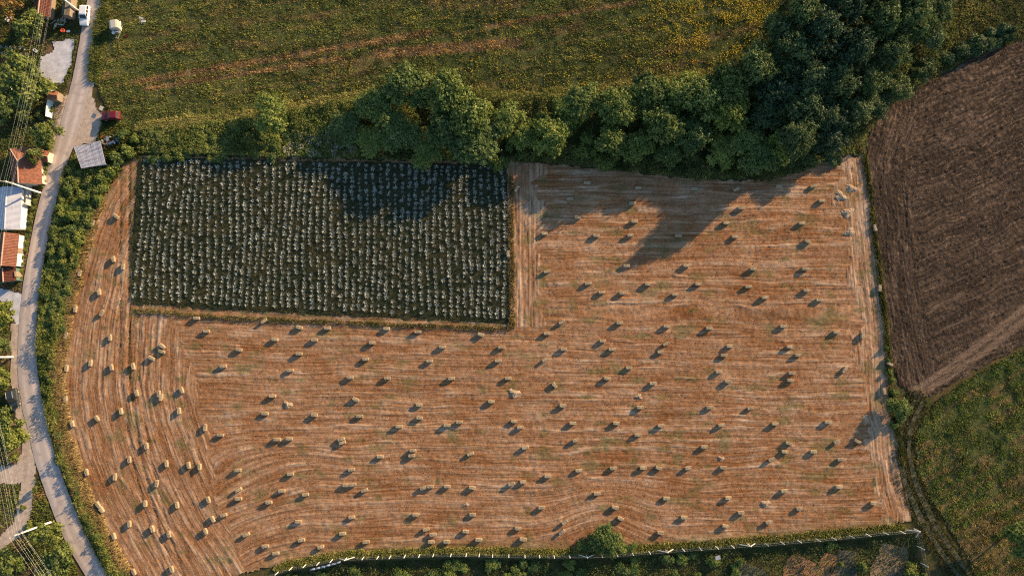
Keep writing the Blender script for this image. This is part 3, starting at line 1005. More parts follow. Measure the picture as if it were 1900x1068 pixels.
# ------------------------------------------------------------------ trees
def crown_mesh(name, seed, mat, nl=16, per=260, leaf=0.075, flat=0.8, spread=0.80):
    r = np.random.default_rng(seed)
    P0, Nn, T = [], [], []
    for k in range(nl):
        if k == 0:
            c = np.array([0, 0, 0.25])
            R = 0.46
        else:
            a = r.uniform(0, 2 * np.pi)
            q = r.uniform(0.0, 1.0) ** 0.6
            c = np.array([math.cos(a) * q * spread, math.sin(a) * q * spread, (0.62 * math.sqrt(max(0, 1 - q * q)) * r.uniform(0.2, 1.15) - 0.15)])
            R = r.uniform(0.13, 0.36)
        d = r.normal(0, 1, (per, 3))
        d /= np.linalg.norm(d, axis=1)[:, None]
        d[:, 2] = np.where(d[:, 2] < -0.3, -d[:, 2], d[:, 2])
        # ragged sprays: radius modulated with direction
        sp = 0.80 + 0.5 * np.sin(d[:, 0] * 6 + k) * np.sin(d[:, 1] * 6 + 2 * k) + r.normal(0, 0.15, per)
        p = c + d * (R * sp)[:, None] * np.array([1, 1, flat])
        P0.append(p)
        Nn.append(d + r.normal(0, 0.55, (per, 3)))
        T.append(np.clip(r.normal(0.48 + 0.42 * r.uniform(-1, 1), 0.22, per), 0, 1))
    p = np.concatenate(P0)
    nrm = np.concatenate(Nn)
    t = np.concatenate(T)
    nrm /= np.linalg.norm(nrm, axis=1)[:, None]
    a = r.normal(0, 1, p.shape)
    t1 = np.cross(nrm, a)
    t1 /= np.linalg.norm(t1, axis=1)[:, None]
    t2 = np.cross(nrm, t1)
    s = (leaf * r.uniform(0.55, 1.35, len(p)))[:, None]
    v = np.stack([p - t1 * s, p - t2 * s * 0.6, p + t1 * s, p + t2 * s * 0.6], 1).reshape(-1, 3)
    return mesh_np(name, v, np.arange(len(v)).reshape(-1, 4), mat, {'tint': np.repeat(t, 4)})


def trunk_mesh(seed):
    r = random.Random(seed)
    mb = MB()
    pts = [Vector((0, 0, -0.05)), Vector((r.uniform(-.03, .03), r.uniform(-.03, .03), 0.25)), Vector((r.uniform(-.05, .05), r.uniform(-.05, .05), 0.5)), Vector((r.uniform(-.06, .06), r.uniform(-.06, .06), 0.8))]
    rad = [0.035, 0.026, 0.020, 0.008]
    for i in range(3):
        mb.tube(pts[i], pts[i + 1], rad[i], rad[i + 1], 7, cap=(i in (0, 2)))
    for k in range(7):
        a = k * 2.4 + r.uniform(-.3, .3)
        b = pts[1].lerp(pts[2], r.random())
        e = b + Vector((math.cos(a) * r.uniform(.18, .32), math.sin(a) * r.uniform(.18, .32), r.uniform(.12, .3)))
        mb.tube(b, e, 0.013, 0.004, 5)
        mb.tube(b.lerp(e, .6), b.lerp(e, .6) + Vector((math.cos(a + .8) * .14, math.sin(a + .8) * .14, .12)), 0.007, 0.002, 4)
    o = mb.build('trunk', M['bark'])
    me = o.data
    bpy.data.objects.remove(o)
    return me


CROWNS = {}
for sp, seed0, nl, per, leaf in (('g', 100, 30, 440, 0.043), ('d', 200, 34, 430, 0.038), ('y', 300, 22, 340, 0.060), ('o', 400, 12, 180, 0.085)):
    CROWNS[sp] = [crown_mesh('crown', seed0 + k, M['leaf_' + sp], nl, per, leaf) for k in range(4 if sp != 'o' else 1)]
BUSH = {sp: [crown_mesh('shrub', 500 + k + ord(sp), M['leaf_' + sp], 14, 360, 0.064, 0.9, 0.66) for k in range(4)] for sp in 'gdy'}
TRUNKS = [trunk_mesh(k) for k in range(4)]


def tree(px, py, dpx, h, sp, label, group=None, low=False):
    """crown seen at (px,py), dpx across"""
    zc = (0.40 if low else 0.60) * h
    b = P(px, py, zc)
    R = dpx * 0.1 / 2 * (CAM_H - zc) / CAM_H
    g = empty(NAMES[sp], (b.x, b.y, 0), random.uniform(0, 6.28))
    tag(g, label, 'tree', group)
    i = random.randrange(4)
    tr = link('trunk', TRUNKS[i], None, g)
    tr.scale = (h, h, h)
    cr = link('crown', CROWNS[sp][i % len(CROWNS[sp])], None, g)
    cr.location = (0, 0, zc)
    cr.scale = (R * random.uniform(.95, 1.1), R * random.uniform(.95, 1.1), h * (0.62 if low else 0.58))
    return g


NAMES = {'g': 'hedgerow_tree', 'd': 'woodland_tree', 'y': 'garden_tree', 'o': 'garden_tree'}


def shrub(px, py, dpx, h, sp, label, group=None, cat='shrub', z0=0.0):
    b = P(px, py, 0.5 * h + z0)
    R = dpx * 0.1 / 2
    o = link('shrub', random.choice(BUSH[sp]))
    o.location = (b.x, b.y, z0 + 0.30 * h)
    o.rotation_euler = (0, 0, random.uniform(0, 6.28))
    o.scale = (R * random.uniform(.9, 1.15), R * random.uniform(.9, 1.15), h * 0.78)
    return tag(o, label, cat, group)


BELT = 'trees of the belt above the fields'
TREES_G = [
    (500, 212, 84, 4.4, 'lone round bright green tree standing apart at the left of the tree belt'),
    (640, 236, 74, 3.0, 'small green tree just right of the lone round tree'),
    (700, 196, 92, 4.8, 'green tree at the left end of the tallest clump above the crop plot'),
    (758, 166, 104, 6.6, 'tall green tree reaching furthest up into the meadow above the crop plot'),
    (832, 178, 104, 7.6, 'tall green tree right of the one jutting into the meadow'),
    (738, 246, 96, 4.2, 'broad dark green tree in the middle of the clump above the crop plot'),
    (690, 262, 70, 2.6, 'low green tree at the left foot of the clump above the crop plot'),
    (792, 284, 66, 3.6, 'small yellow green tree hanging over the top edge of the crop plot'),
    (868, 214, 92, 7.7, 'green tree at the right end of the tallest clump'),
    (886, 262, 108, 5.4, 'broad yellow green tree above the top right corner of the crop plot'),
    (826, 240, 80, 6.2, 'dark green tree in the hollow of the clump above the crop plot'),
    (944, 222, 76, 4.8, 'green tree where the pale bank dips lowest behind it'),
    (1020, 252, 82, 5.4, 'yellow green tree standing alone in a dark hollow of the belt'),
    (972, 256, 60, 3.6, 'small shaded tree left of the dark hollow in the belt'),
    (1086, 190, 78, 5.0, 'green tree along the upper edge of the belt right of its gap'),
    (1052, 205, 66, 4.2, 'low tree at the upper edge of the belt over the dark hollow'),
    (1150, 200, 90, 6.6, 'green tree in the middle of the belt right of the dark hollow'),
    (1136, 262, 72, 5.4, 'dark green tree at the lower edge of the belt over the shaded bales'),
    (1206, 172, 88, 6.0, 'green tree on the pale bank right of the middle of the belt'),
    (1184, 272, 64, 5.4, 'pale tipped tree at the lower edge of the belt in deep shade'),
    (1232, 228, 86, 7.6, 'green tree in the thick right part of the belt'),
    (1262, 168, 88, 6.8, 'green tree at the upper edge of the thick right part of the belt'),
    (1296, 188, 98, 8.6, 'tall green tree near the right end of the meadow edge'),
    (1342, 160, 92, 8.8, 'tall light green tree where the belt meets the wood'),
    (1286, 250, 78, 5.8, 'dark green tree at the lower edge of the thick belt'),
    (1240, 286, 60, 4.0, 'shaded tree at the lower edge of the belt above the big tree shadow'),
    (1352, 214, 84, 7.0, 'tall green tree in front of the wood'),
    (1336, 282, 70, 3.3, 'dark tree at the lower corner of the belt'),
    (1384, 268, 78, 4.7, 'rounded tree in the lower right corner of the belt'),
    (1408, 292, 78, 5.4, 'light green tree at the lower right tip of the belt'),
    (1444, 276, 70, 6.4, 'light green tree right of the lower tip of the belt'),
]
for q in TREES_G:
    tree(q[0], q[1], q[2] * 1.0, q[3], 'g', q[4], BELT)
WOOD = 'trees of the wood in the top right'
TREES_D = [
    (1400, 128, 104, 10.5, 'dark tree at the left edge of the wood beside the yellow flowers'),
    (1438, 172, 98, 8.0, 'blue green tree in the lower left of the wood'),
    (1462, 92, 104, 11, 'tall dark tree at the upper left edge of the wood'),
    (1420, 214, 78, 6.2, 'dark tree between the wood and the light tip of the belt'),
    (1504, 142, 98, 9.4, 'blue green tree in the heart of the wood'),
    (1488, 206, 92, 8.5, 'yellowish tree at the lower middle of the wood'),
    (1484, 30, 100, 11.5, 'dark tree at the top left of the wood'),
    (1522, 66, 100, 12, 'pale topped blue green tree in the upper middle of the wood'),
    (1560, 22, 96, 12, 'dark tree at the top edge of the picture in the wood'),
    (1582, 92, 96, 11.5, 'blue green tree left of the dark gap in the wood'),
    (1552, 152, 88, 9.5, 'dark tree below the middle of the wood'),
    (1630, 46, 96, 12, 'tall blue green tree at the upper right of the wood'),
    (1602, -12, 90, 12, 'tree cut by the top edge above the wood'),
    (1690, 34, 96, 11, 'blue green tree at the top right edge of the wood'),
    (1652, 96, 84, 9.5, 'dark tree on the right slope of the wood'),
    (1612, 150, 80, 7.5, 'tree below the dark gap on the right of the wood'),
    (1672, -10, 86, 11, 'tree cut by the top edge at the right of the wood'),
    (1536, 216, 80, 6.5, 'dark tree at the lower edge of the wood'),
    (1584, 206, 76, 6.0, 'shaded tree near the corner of the ploughed field'),
    (1664, 166, 66, 4.6, 'small bright tree at the edge of the ploughed field'),
    (1626, 196, 60, 4.2, 'small shaded tree against the ploughed field'),
    (1540, 262, 72, 4.8, 'low tree above the top right corner of the bale field'),
    (1472, 262, 72, 9.8, 'tall tree whose shadow falls furthest across the bales'),
    (1720, 74, 70, 6.5, 'light green tree at the right rim of the wood'),
    (1738, 16, 74, 7.5, 'light tree at the top right rim of the wood'),
    (1440, 60, 76, 9.5, 'tree at the upper left corner of the wood beside the meadow'),
]
for q in TREES_D:
    tree(q[0], q[1], q[2] * 0.98, q[3], 'd', q[4], WOOD)
for k, (a, b, d, h, lab) in enumerate([
        (55, 48, 68, 4.6, 'rounded yellow green tree between the dark roof and the garden rows'),
        (30, 142, 92, 5.0, 'large bushy tree left of the gravel yard'),
        (62, 172, 74, 4.6, 'bushy tree below the gravel yard'),
        (12, 196, 80, 4.6, 'bushy tree at the left edge beside the white shed roof'),
        (84, 246, 60, 4.0, 'rounded tree just above the red tiled house'),
        (65, 290, 30, 5.2, 'small tree in front of the red tiled roof'),
        (-2, 584, 60, 4.0, 'tree in the corner below the side lane'),
        (-4, 646, 44, 3.6, 'small tree beside the horizontal looking pole'),
        (0, 700, 40, 3.4, 'small tree left of the parked black car'),
        (10, 790, 64, 4.2, 'tree below the parked black car'),
        (30, 818, 50, 3.8, 'tree beside the pale dirt lane'),
        (84, 990, 56, 4.2, 'tree beside the foot of the lower utility pole'),
        (112, 1030, 68, 4.4, 'broad tree by the road at the lower left'),
        (96, 1066, 60, 4.2, 'tree beside the shaded red roof at the bottom'),
        (12, 1050, 60, 3.8, 'tree in the bottom left corner')]):
    tree(a, b, d, h, 'y', lab, 'trees in the yards left of the road')
tree(14, 8, 56, 4.0, 'o', 'rusty brown tree in the top left corner', 'trees in the yards left of the road')
tree(1893, 1000, 66, 6.0, 'g', 'green tree cut by the right edge of the lower right meadow')
tree(1124, 1004, 66, 3.4, 'g', 'round bushy tree growing over the fence at the bottom', low=True)
tree(1668, 757, 46, 3.2, 'g', 'single bushy tree by the farm track junction', low=True)

HG = 'shrubs of the roadside hedge'
for yy in np.arange(292, 1110, 13.0):
    lo = road_x(yy) + road_w(yy) / 2 + 5
    hi = xl(yy) - 4
    nrow = max(1, int((hi - lo) / 20))
    tall = 1.6 if yy < 500 else (1.0 if yy < 640 else 0.75)
    for q in range(nrow + (1 if yy < 640 else 0)):
        xx = lo + (hi - lo) * ((q + 0.5) / (nrow + (1 if yy < 640 else 0))) + random.uniform(-5, 5)
        if yy < 330 and xx < 205 and xx > 130 and yy < 318:
            continue
        near = xx - lo < 14
        shrub(xx, yy + random.uniform(-5, 5), random.uniform(22, 34), tall * random.uniform(.7, 1.15) * (0.8 if near and yy > 500 else 1), 'y' if random.random() < .7 else 'g',
              ('tall leafy shrub in the upper part of the roadside hedge' if yy < 500 else 'low shrub in the lower part of the roadside hedge'), HG)
for a, b, d, h in ((225, 250, 30, 1.6), (236, 280, 34, 1.8), (214, 292, 34, 2.0), (250, 258, 26, 1.4), (205, 318, 36, 1.8), (186, 330, 30, 2.0)):
    shrub(a, b, d, h, 'g', 'green shrub beside the grey metal roofed shed', 'shrubs round the shed')
for k in range(84):
    a = random.uniform(275, 660)
    b = random.uniform(238, 290) + (660 - a) * 0.02
    if abs(a - 500) < 50 and b < 250 or 530 < a < 660 and b > 255:
        continue
    shrub(a, b, random.uniform(18, 36), random.uniform(0.6, 1.3), 'y', 'green shrub in the low left part of the tree belt', 'shrubs of the tree belt')
for k in range(40):
    a = random.uniform(900, 1330)
    b = np.interp(a, [900, 1000, 1330], [195, 195, 165]) + random.uniform(0, 120)
    shrub(a, b, random.uniform(26, 44), random.uniform(1.5, 3.0), 'g', 'green shrub in the right part of the tree belt', 'shrubs of the tree belt')
for k in range(22):
    a = random.uniform(1430, 1600)
    b = random.uniform(220, 300) - max(0, a - 1540) * 0.3
    shrub(a, b, random.uniform(24, 40), random.uniform(1.2, 2.4), 'd', 'dark shrub along the lower edge of the wood', 'shrubs of the wood')
for k in range(30):
    a = random.uniform(1690, 1900)
    b = np.interp(a, [1690, 1900], [150, 62]) - random.uniform(2, 26)
    shrub(a, b, random.uniform(22, 40), random.uniform(1.2, 2.6), 'd', 'shrub along the top edge of the ploughed field', 'shrubs of the wood')
for a, b, d in ((1650, 690, 14), (1655, 705, 16), (1660, 728, 22), (1648, 668, 12), (1645, 645, 10), (1672, 775, 22), (1660, 790, 18)):
    shrub(a, b, d, 1.0, 'g', 'small green bush on the strip above the track junction', 'bushes of the boundary strip')
for a, b, d, h in ((1095, 1008, 34, 1.4), (1150, 1014, 34, 1.3), (1172, 1016, 26, 1.0), (1078, 1012, 24, 1.0)):
    shrub(a, b, d, h, 'g', 'low bush beside the round tree on the fence', 'bushes by the fence')
for k in range(54):
    a = random.uniform(540, 1700)
    b = fence_y(a) + random.uniform(10, 60)
    if (1380 < a < 1600 or 1620 < a < 1690) and b > 1018:
        continue
    shrub(a, b, random.uniform(18, 38), random.uniform(0.7, 1.5), 'g', 'dark green bush in the sunken garden below the fence', 'bushes of the garden', z0=-1.15)
for a, b, d, h in ((1690, 1060, 40, 2.4), (1715, 1070, 30, 2.0), (1600, 1050, 26, 1.6), (1560, 1045, 14, 1.2)):
    shrub(a, b, d, h, 'y', 'brighter green bush in the right corner of the garden', 'bushes of the garden', z0=-1.15)
for k in range(34):
    b = random.uniform(-10, 1060)
    a = road_x(b) - road_w(b) / 2 - random.uniform(14, 60)
    if 70 < b < 160 and a > 66 or 255 < b < 535 and a < road_x(b) - 30 or 860 < b < 900 or 520 < b < 605 or 700 < b < 770:
        continue
    shrub(a, b, random.uniform(14, 26), random.uniform(0.6, 1.4), 'y', 'small shrub in the yards left of the road', 'shrubs in the yards')
for b in np.arange(262, 352, 10):
    shrub(np.interp(b, [262, 352], [95, 74]), b, 15, 1.0, 'y', 'clipped shrub between the red tiled house and the road', 'shrubs in front of the house')
for b in np.arange(360, 520, 13):
    shrub(road_x(b) - road_w(b) / 2 - 9, b, 14, 0.7, 'y', 'low shrub at the left kerb below the leaning pole', 'shrubs in front of the house')

share = {}
for o in C.objects:
    if o.get('category') == 'shrub':
        share.setdefault(o['label'], []).append(o)
for lab, lst in share.items():
    if len(lst) < 2:
        continue
    xs_ = [o.location.x for o in lst]
    ys_ = [o.location.y for o in lst]
    across = max(xs_) - min(xs_) > max(ys_) - min(ys_)
    lst.sort(key=lambda o: o.location.x if across else -o.location.y)
    for k, o in enumerate(lst):
        o['label'] = lab + ', ' + ordinal(k + 1) + (' from left' if across else ' from top')

# ------------------------------------------------------------------ crop plants
def rosette(seed):
    r = random.Random(seed)
    v, f = [], []
    n = r.randint(11, 14)
    for k in range(n):
        a = k * 2.399 + r.uniform(-.3, .3)
        L = r.uniform(0.34, 0.60)
        w = r.uniform(0.028, 0.048)
        el = r.uniform(0.15, 0.95)
        dx, dy = math.cos(a), math.sin(a)
        pts = []
        for s, hh in ((0.0, 0.0), (0.5, 0.62), (1.0, 0.70 - 0.25 * r.random())):
            pts.append((L * s * math.cos(el * 0.6), L * hh * (0.4 + el * 0.75)))
        b = len(v)
        for i, (d, z) in enumerate(pts):
            ww = w * (0.6, 1.0, 0.12)[i]
            v.append((dx * d - dy * ww, dy * d + dx * ww, z + 0.02))
            v.append((dx * d, dy * d, z - 0.02 * (i < 2)))
            v.append((dx * d + dy * ww, dy * d - dx * ww, z + 0.02))
        for i in range(2):
            q = b + i * 3
            f += [(q, q + 1, q + 4, q + 3), (q + 1, q + 2, q + 5, q + 4)]
    v = np.array(v)
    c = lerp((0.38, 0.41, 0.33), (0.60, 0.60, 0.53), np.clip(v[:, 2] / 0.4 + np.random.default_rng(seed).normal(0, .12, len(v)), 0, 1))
    return v, np.array(f), c


ROS = [rosette(k) for k in range(6)]
ROSME = [mesh_np('crop_plant', *q[:2], M['cropleaf'], {'Col': q[2]}) for q in ROS]
spots = []
for k in range(54):
    t = k / 53.0
    x0, x1 = 268 + t * (932 - 268), 253 + t * (938 - 253)
    ytop = np.interp(x0, [258, 600, 940], [298, 306, 312])
    ybot = np.interp(x1, [246, 400, 560, 800, 947], [556, 570, 577, 588, 597])
    n = int((ybot - ytop) / 7.7)
    for i in range(n):
        if random.random() < 0.08:
            continue
        s = (i + random.uniform(-.22, .22)) / n
        spots.append((k, x0 + (x1 - x0) * s + random.uniform(-1.6, 1.6) + 3.0 * math.sin(s * 5 + k * .35), ytop + (ybot - ytop) * s))
spots.sort(key=lambda q: -q[2])
count = {}
BV, BF, BC, nb = [], [], [], 0
for i, (row, a, b) in enumerate(spots):
    p = P(a, b, 0.2)
    sc = random.uniform(0.62, 1.2)
    rz = random.uniform(0, 6.28)
    k = random.randrange(6)
    if i < 300:
        o = link('crop_plant', ROSME[k])
        o.location = (p.x, p.y, 0.07)
        o.rotation_euler = (random.uniform(-.1, .1), random.uniform(-.1, .1), rz)
        o.scale = (sc, sc, sc)
        count[row] = count.get(row, 0) + 1
        tag(o, f'silvery crop plant, {ordinal(count[row])} from bottom in the {ordinal(row + 1)} column from left', 'crop plant', 'crop plants at the lower ends of the columns')
    else:
        v, f, c = ROS[k]
        cz, sz = math.cos(rz) * sc, math.sin(rz) * sc
        BV.append(np.stack([v[:, 0] * cz - v[:, 1] * sz + p.x, v[:, 0] * sz + v[:, 1] * cz + p.y, v[:, 2] * sc + 0.07], 1))
        BF.append(f + nb)
        BC.append(c * random.uniform(0.7, 1.12))
        nb += len(v)
tag(link('crop_rows', mesh_np('crop_rows', np.concatenate(BV), np.concatenate(BF), M['cropleaf'], {'Col': np.concatenate(BC)})), 'silvery spiky crop plants of the upper rows of the plot', kind='stuff')

# ------------------------------------------------------------------ straw bales
BALES = [(214.6, 401, -40), (171.5, 414, 70), (209.6, 480.2, -80), (227.3, 494.2, 88), (147.4, 506.4, 80), (182.8, 541.4, -82), (138.8, 572.9, 80), (188, 580, 60),
 (121.9, 621.9, 75), (203, 625.8, -85), (364, 589.7, -3), (382.4, 614, -2), (300, 641.7, -38), (299.4, 651.8, -20), (280.1, 664.2, -25), (166.9, 673, 88), (122.1, 682.9, 88), (205.8, 680.9, -75), (246, 679.2, -78),
 (336.3, 723.6, -70), (293.8, 730, 88), (297.6, 737, 80), (252.6, 728.8, -75), (120.6, 740.4, -85), (223.6, 762.5, -80), (331.3, 762, -80),
 (178.7, 776, -55), (132.8, 785.8, -75), (379.6, 792.8, 88), (271, 826.9, -78), (239, 852.3, -82), (307.9, 859.8, -85), (349.4, 862.6, -80), (369.7, 865.4, 88), (159.6, 875.5, -72), (212, 884.2, 88), (290, 896.7, 80), (268.5, 933.8, -80), (327.5, 936.6, -80), (385.6, 926.7, -72), (180.5, 935.7, -58), (187.5, 945.4, -58),
 (238.9, 971.4, -85), (281.8, 980.8, -70), (312.6, 990.5, -80), (394, 962.8, -55), (414.5, 955.3, 15), (380.5, 985.3, -68), (210.3, 994.4, -70), (317.7, 1055.5, -75), (247, 1061, -65), (442, 908.5, 28), (442, 925, 5),
 (489.5, 595.3, 35), (555, 607, -15), (607.3, 608.4, 0), (509.6, 629.4, -3), (583, 630.5, 0), (689.9, 635.5, -3), (442.7, 648.3, -8), (554.5, 655.8, 0), (678, 665.9, 0), (413.5, 679.2, 3), (537.6, 686.7, 3), (649, 699.6, -2), (504.9, 734.4, 0), (659.4, 740.8, -22),
 (491.2, 766.9, 0), (583, 769.7, -2), (666.9, 771.6, 2), (408.4, 806.8, -3), (513.7, 814.7, -3), (536.1, 813.4, -3), (632.6, 814.4, 16), (634.8, 820.9, 16), (440.6, 871.8, 3), (538.6, 879.3, 5), (651.3, 870.9, 7), (641.4, 900, 0), (654, 898.6, 10), (676.2, 909.3, 20), (522.1, 910.4, 3), (566.3, 917.3, 8), (498.3, 931.3, 2),
 (552.7, 967.4, -2), (652.2, 959.2, 6), (456.4, 991.6, 22), (635.3, 989.5, 6), (559, 1001.5, 10), (491.6, 1012.6, 6), (594.7, 1014.5, 13), (678.7, 1005, 6), (511.3, 1026.3, 8),
 (717.2, 609.3, 0), (774.9, 615.3, 0), (892, 620.2, -12), (820.8, 643.4, 0), (930.3, 644, 0), (797, 669.3, 2), (924.2, 668.9, 2), (718.2, 701, 0), (837.3, 701.6, 3), (942.9, 701, 5), (911.6, 744.5, -3), (777.3, 750.7, -5),
 (778.3, 775, -3), (739.9, 790.5, 0), (829.2, 789, 0), (852.6, 783, 0), (953.7, 781.5, -5), (965.4, 792.4, 8), (766.1, 835.5, 3), (763.7, 845.2, 5), (705.2, 847, 0), (872.7, 841.8, 20), (974.7, 830.2, 10), (785.2, 904.8, 15), (798.6, 902.3, 4), (829.8, 902.3, -3), (876, 904.6, -10), (949.1, 897.6, 17), (970.6, 893.9, 3), (771.2, 954.8, -3), (877, 954.4, 0),
 (790.3, 981.8, 14), (803.1, 991.3, 4), (800, 1005, 0), (829, 1004.7, 0), (864.2, 985.7, -3), (888.4, 1001, -5), (961.3, 980, -3), (970.5, 1000.3, -4),
 (1042.7, 597.2, 25), (1149.8, 598.5, 0), (1237.8, 605, -3), (1015, 618.3, 0), (1118.4, 632.2, 3), (1236.3, 637.4, 25), (1046.3, 647.7, 0), (1135.8, 647.7, 0), (1226, 652.4, 5), (1011.6, 667, 30), (1167.6, 682, 0), (1126.8, 701.6, -5), (1028.7, 713.8, -55), (1212, 710.8, 5), (1044.4, 752, 3), (1188.2, 755.4, 0),
 (1062.7, 784.7, 0), (1143.8, 784.9, -3), (1226.6, 789.6, 2), (1184, 806.4, 3), (1068.4, 816.6, 15), (1074, 872.4, 5), (1138.2, 868.2, 5), (1193.8, 867.7, 3), (1222.5, 868.2, -15), (1277.5, 867.7, 15), (1016.5, 883.2, 3), (1108, 915.4, 3), (1236.9, 924.2, 0), (1005.2, 941.3, 5), (1141.4, 941, -8),
 (1048.2, 968.7, 30), (1042.6, 986.5, 40), (1151.6, 962, -22), (1269.7, 960, -2), (1225.8, 988, -2),
 (1316.3, 608.4, 0), (1454, 605, -3), (1552.8, 615.9, 0), (1354.9, 641.7, 5), (1466, 642.7, 5), (1344, 659, 0), (1481.6, 658.4, 3), (1334.6, 689.3, 10), (1469.9, 691.7, 3), (1467.2, 705.2, -5), (1350.9, 707.6, -3), (1568, 685.7, 55), (1317.8, 755.4, 5), (1393, 756.9, 12),
 (1339.3, 788.1, 10), (1439, 786.2, 0), (1537.5, 782.8, 0), (1307.1, 828.7, 3), (1463.9, 822.2, -20), (1553.7, 819, 25), (1592, 818.4, -25), (1457, 837.7, -5), (1510.3, 837.7, 0), (1432.4, 851.8, 22), (1560.9, 851.8, 8), (1342.7, 867.1, 0), (1455.8, 910.7, 5), (1558, 902.9, 0), (1352, 923.5, 3), (1484.5, 943, 10), (1375.5, 951, 0), (1346.3, 975.8, -5), (1427.4, 968.2, 12),
 (1089.6, 338.8, -3), (1184.7, 348.3, 0), (1057.3, 368.4, -2), (1174, 376.4, 0), (959, 349.6, 55), (1071.8, 402.6, -5), (1177.6, 410.1, 0), (1106.6, 436.7, -10), (1170, 435.8, 5), (1010.5, 432.6, 0), (942.5, 470.4, 90), (1162.8, 492.5, 0),
 (1289, 350, 0), (1367.2, 350.5, 25), (1375.7, 385.5, 0), (1446.3, 345, 0), (1348, 413, -3), (1259.4, 436.5, 0), (1364.2, 438.4, 0), (1274.3, 492.3, 0), (1398, 498.5, 0), (1510, 344.7, 12), (1526, 372, 3), (1488.6, 413.6, 3), (1499.3, 447.3, -30), (1495, 498, 0), (1624.2, 422.4, -80),
 (1014.7, 503.3, 12), (1091.6, 525.2, 8), (1202.5, 526.6, -5), (1117, 541.7, 5), (1154.8, 543, 0), (1253, 545.8, 0), (1296.2, 526.6, -3), (1389.3, 531.4, 3), (1497.5, 538.4, -5), (1419.8, 551.5, 3), (1520.9, 556, -3), (1633, 534, 88), (1601.3, 622.7, 85), (1651.6, 674.5, -32), (1641.3, 725, -82), (1621.9, 933.3, -2)]


def bale_mesh(seed):
    r = np.random.default_rng(seed)
    bm = bmesh.new()
    bmesh.ops.create_cube(bm, size=1.0)
    bmesh.ops.subdivide_edges(bm, edges=bm.edges[:], cuts=3, use_grid_fill=True)
    ph = r.uniform(0, 6, 3)
    for q in bm.verts:
        c = q.co.copy()
        k = 1.0 - 0.05 * ((abs(c.x) * 2) ** 6 * (abs(c.y) * 2) ** 6 + (abs(c.x) * 2) ** 6 * (abs(c.z) * 2) ** 6 + (abs(c.y) * 2) ** 6 * (abs(c.z) * 2) ** 6)
        q.co = Vector((c.x * 1.20 * k, c.y * 0.56 * k * (1 - 0.045 * (abs(abs(c.x) - 0.25) < 0.05)), c.z * 0.56 * k * (1 - 0.05 * (abs(abs(c.x) - 0.25) < 0.05))))
        q.co += Vector(r.normal(0, 0.013, 3))
        q.co.z += 0.28 + 0.015 * math.sin(c.x * 5 + ph[0])
    # loose stems standing off the bale
    for k in range(26):
        p = Vector((r.uniform(-.64, .64), r.uniform(-.33, .33), 0.55 + r.uniform(-.02, .01)))
        if k % 2:
            p = Vector((r.choice([-.64, .64]), r.uniform(-.3, .3), r.uniform(.05, .5)))
        d = Vector(r.normal(0, 1, 3)) * 0.10
        e = Vector(r.normal(0, 1, 3)) * 0.014
        bm.faces.new([bm.verts.new(p - e), bm.verts.new(p + e), bm.verts.new(p + d + Vector((0, 0, .03)))])
    me = bpy.data.meshes.new('straw_bale')
    bm.to_mesh(me)
    bm.free()
    me.materials.append(M['bale'])
    return me


BME = [bale_mesh(k) for k in range(5)]
ORD = ['first', 'second', 'third', 'fourth', 'fifth', 'sixth', 'seventh', 'eighth', 'ninth', 'tenth', 'eleventh', 'twelfth', 'thirteenth', 'fourteenth', 'fifteenth', 'sixteenth', 'seventeenth', 'eighteenth', 'nineteenth', 'twentieth']


def zone(a, b):
    if inside(np.array(STUBBLE), np.array([a - 6.0]), np.array([b]))[0] and a > 1600 and b < 760 and a < 1660 and abs(a - xr(b)) < 14 or a > 1620 and b < 760:
        return 'edge'
    if a < 250 and b < 590:
        return 'neck'
    if a < 405 and b >= 575 and not (a > 350 and b < 640):
        return 'west'
    if b < 575:
        return 'upper'
    return 'south_left' if a < 985 else 'south_right'


ZP = {'edge': 'on the strip beside the ploughed field', 'neck': 'in the narrow strip left of the crop plot', 'west': 'left rows along the hedge',
      'upper': 'field right of crop plot', 'south_left': 'left half below crop plot', 'south_right': 'right half of lower field'}
zones = {}
for q in BALES:
    zones.setdefault(zone(q[0], q[1]), []).append(q)
for zn, lst in zones.items():
    lst.sort(key=lambda q: q[1])
    bands, cur = [], []
    for q in lst:
        if cur and q[1] - cur[0][1] > (1e9 if zn in ('edge', 'neck') else 30):
            bands.append(cur)
            cur = []
        cur.append(q)
    bands.append(cur)
    for bi, bd in enumerate(bands):
        if zn not in ('edge', 'neck'):
            bd.sort(key=lambda q: q[0])
        for k, q in enumerate(bd):
            p = P(q[0], q[1], 0.5)
            o = link('straw_bale', random.choice(BME))
            o.location = (p.x, p.y, 0.02)
            o.rotation_euler = (random.uniform(-.03, .03), random.uniform(-.03, .03), math.radians(q[2]) + random.choice((0, math.pi)))
            sc = random.uniform(0.95, 1.05)
            o.scale = (sc, random.uniform(.95, 1.05), random.uniform(.95, 1.1))
            ori = 'crosswise' if abs(q[2]) < 11 else ('upright' if abs(q[2]) > 68 else 'slanted')
            if zn in ('edge', 'neck'):
                lab = f'{ori} straw bale, {ORD[k]} from the top {ZP[zn]}'
            else:
                lab = f'{ori} straw bale, {ORD[k]} from left in {ORD[bi]} line down, {ZP[zn]}'
            tag(o, lab, 'straw bale', 'straw bales on the stubble field')

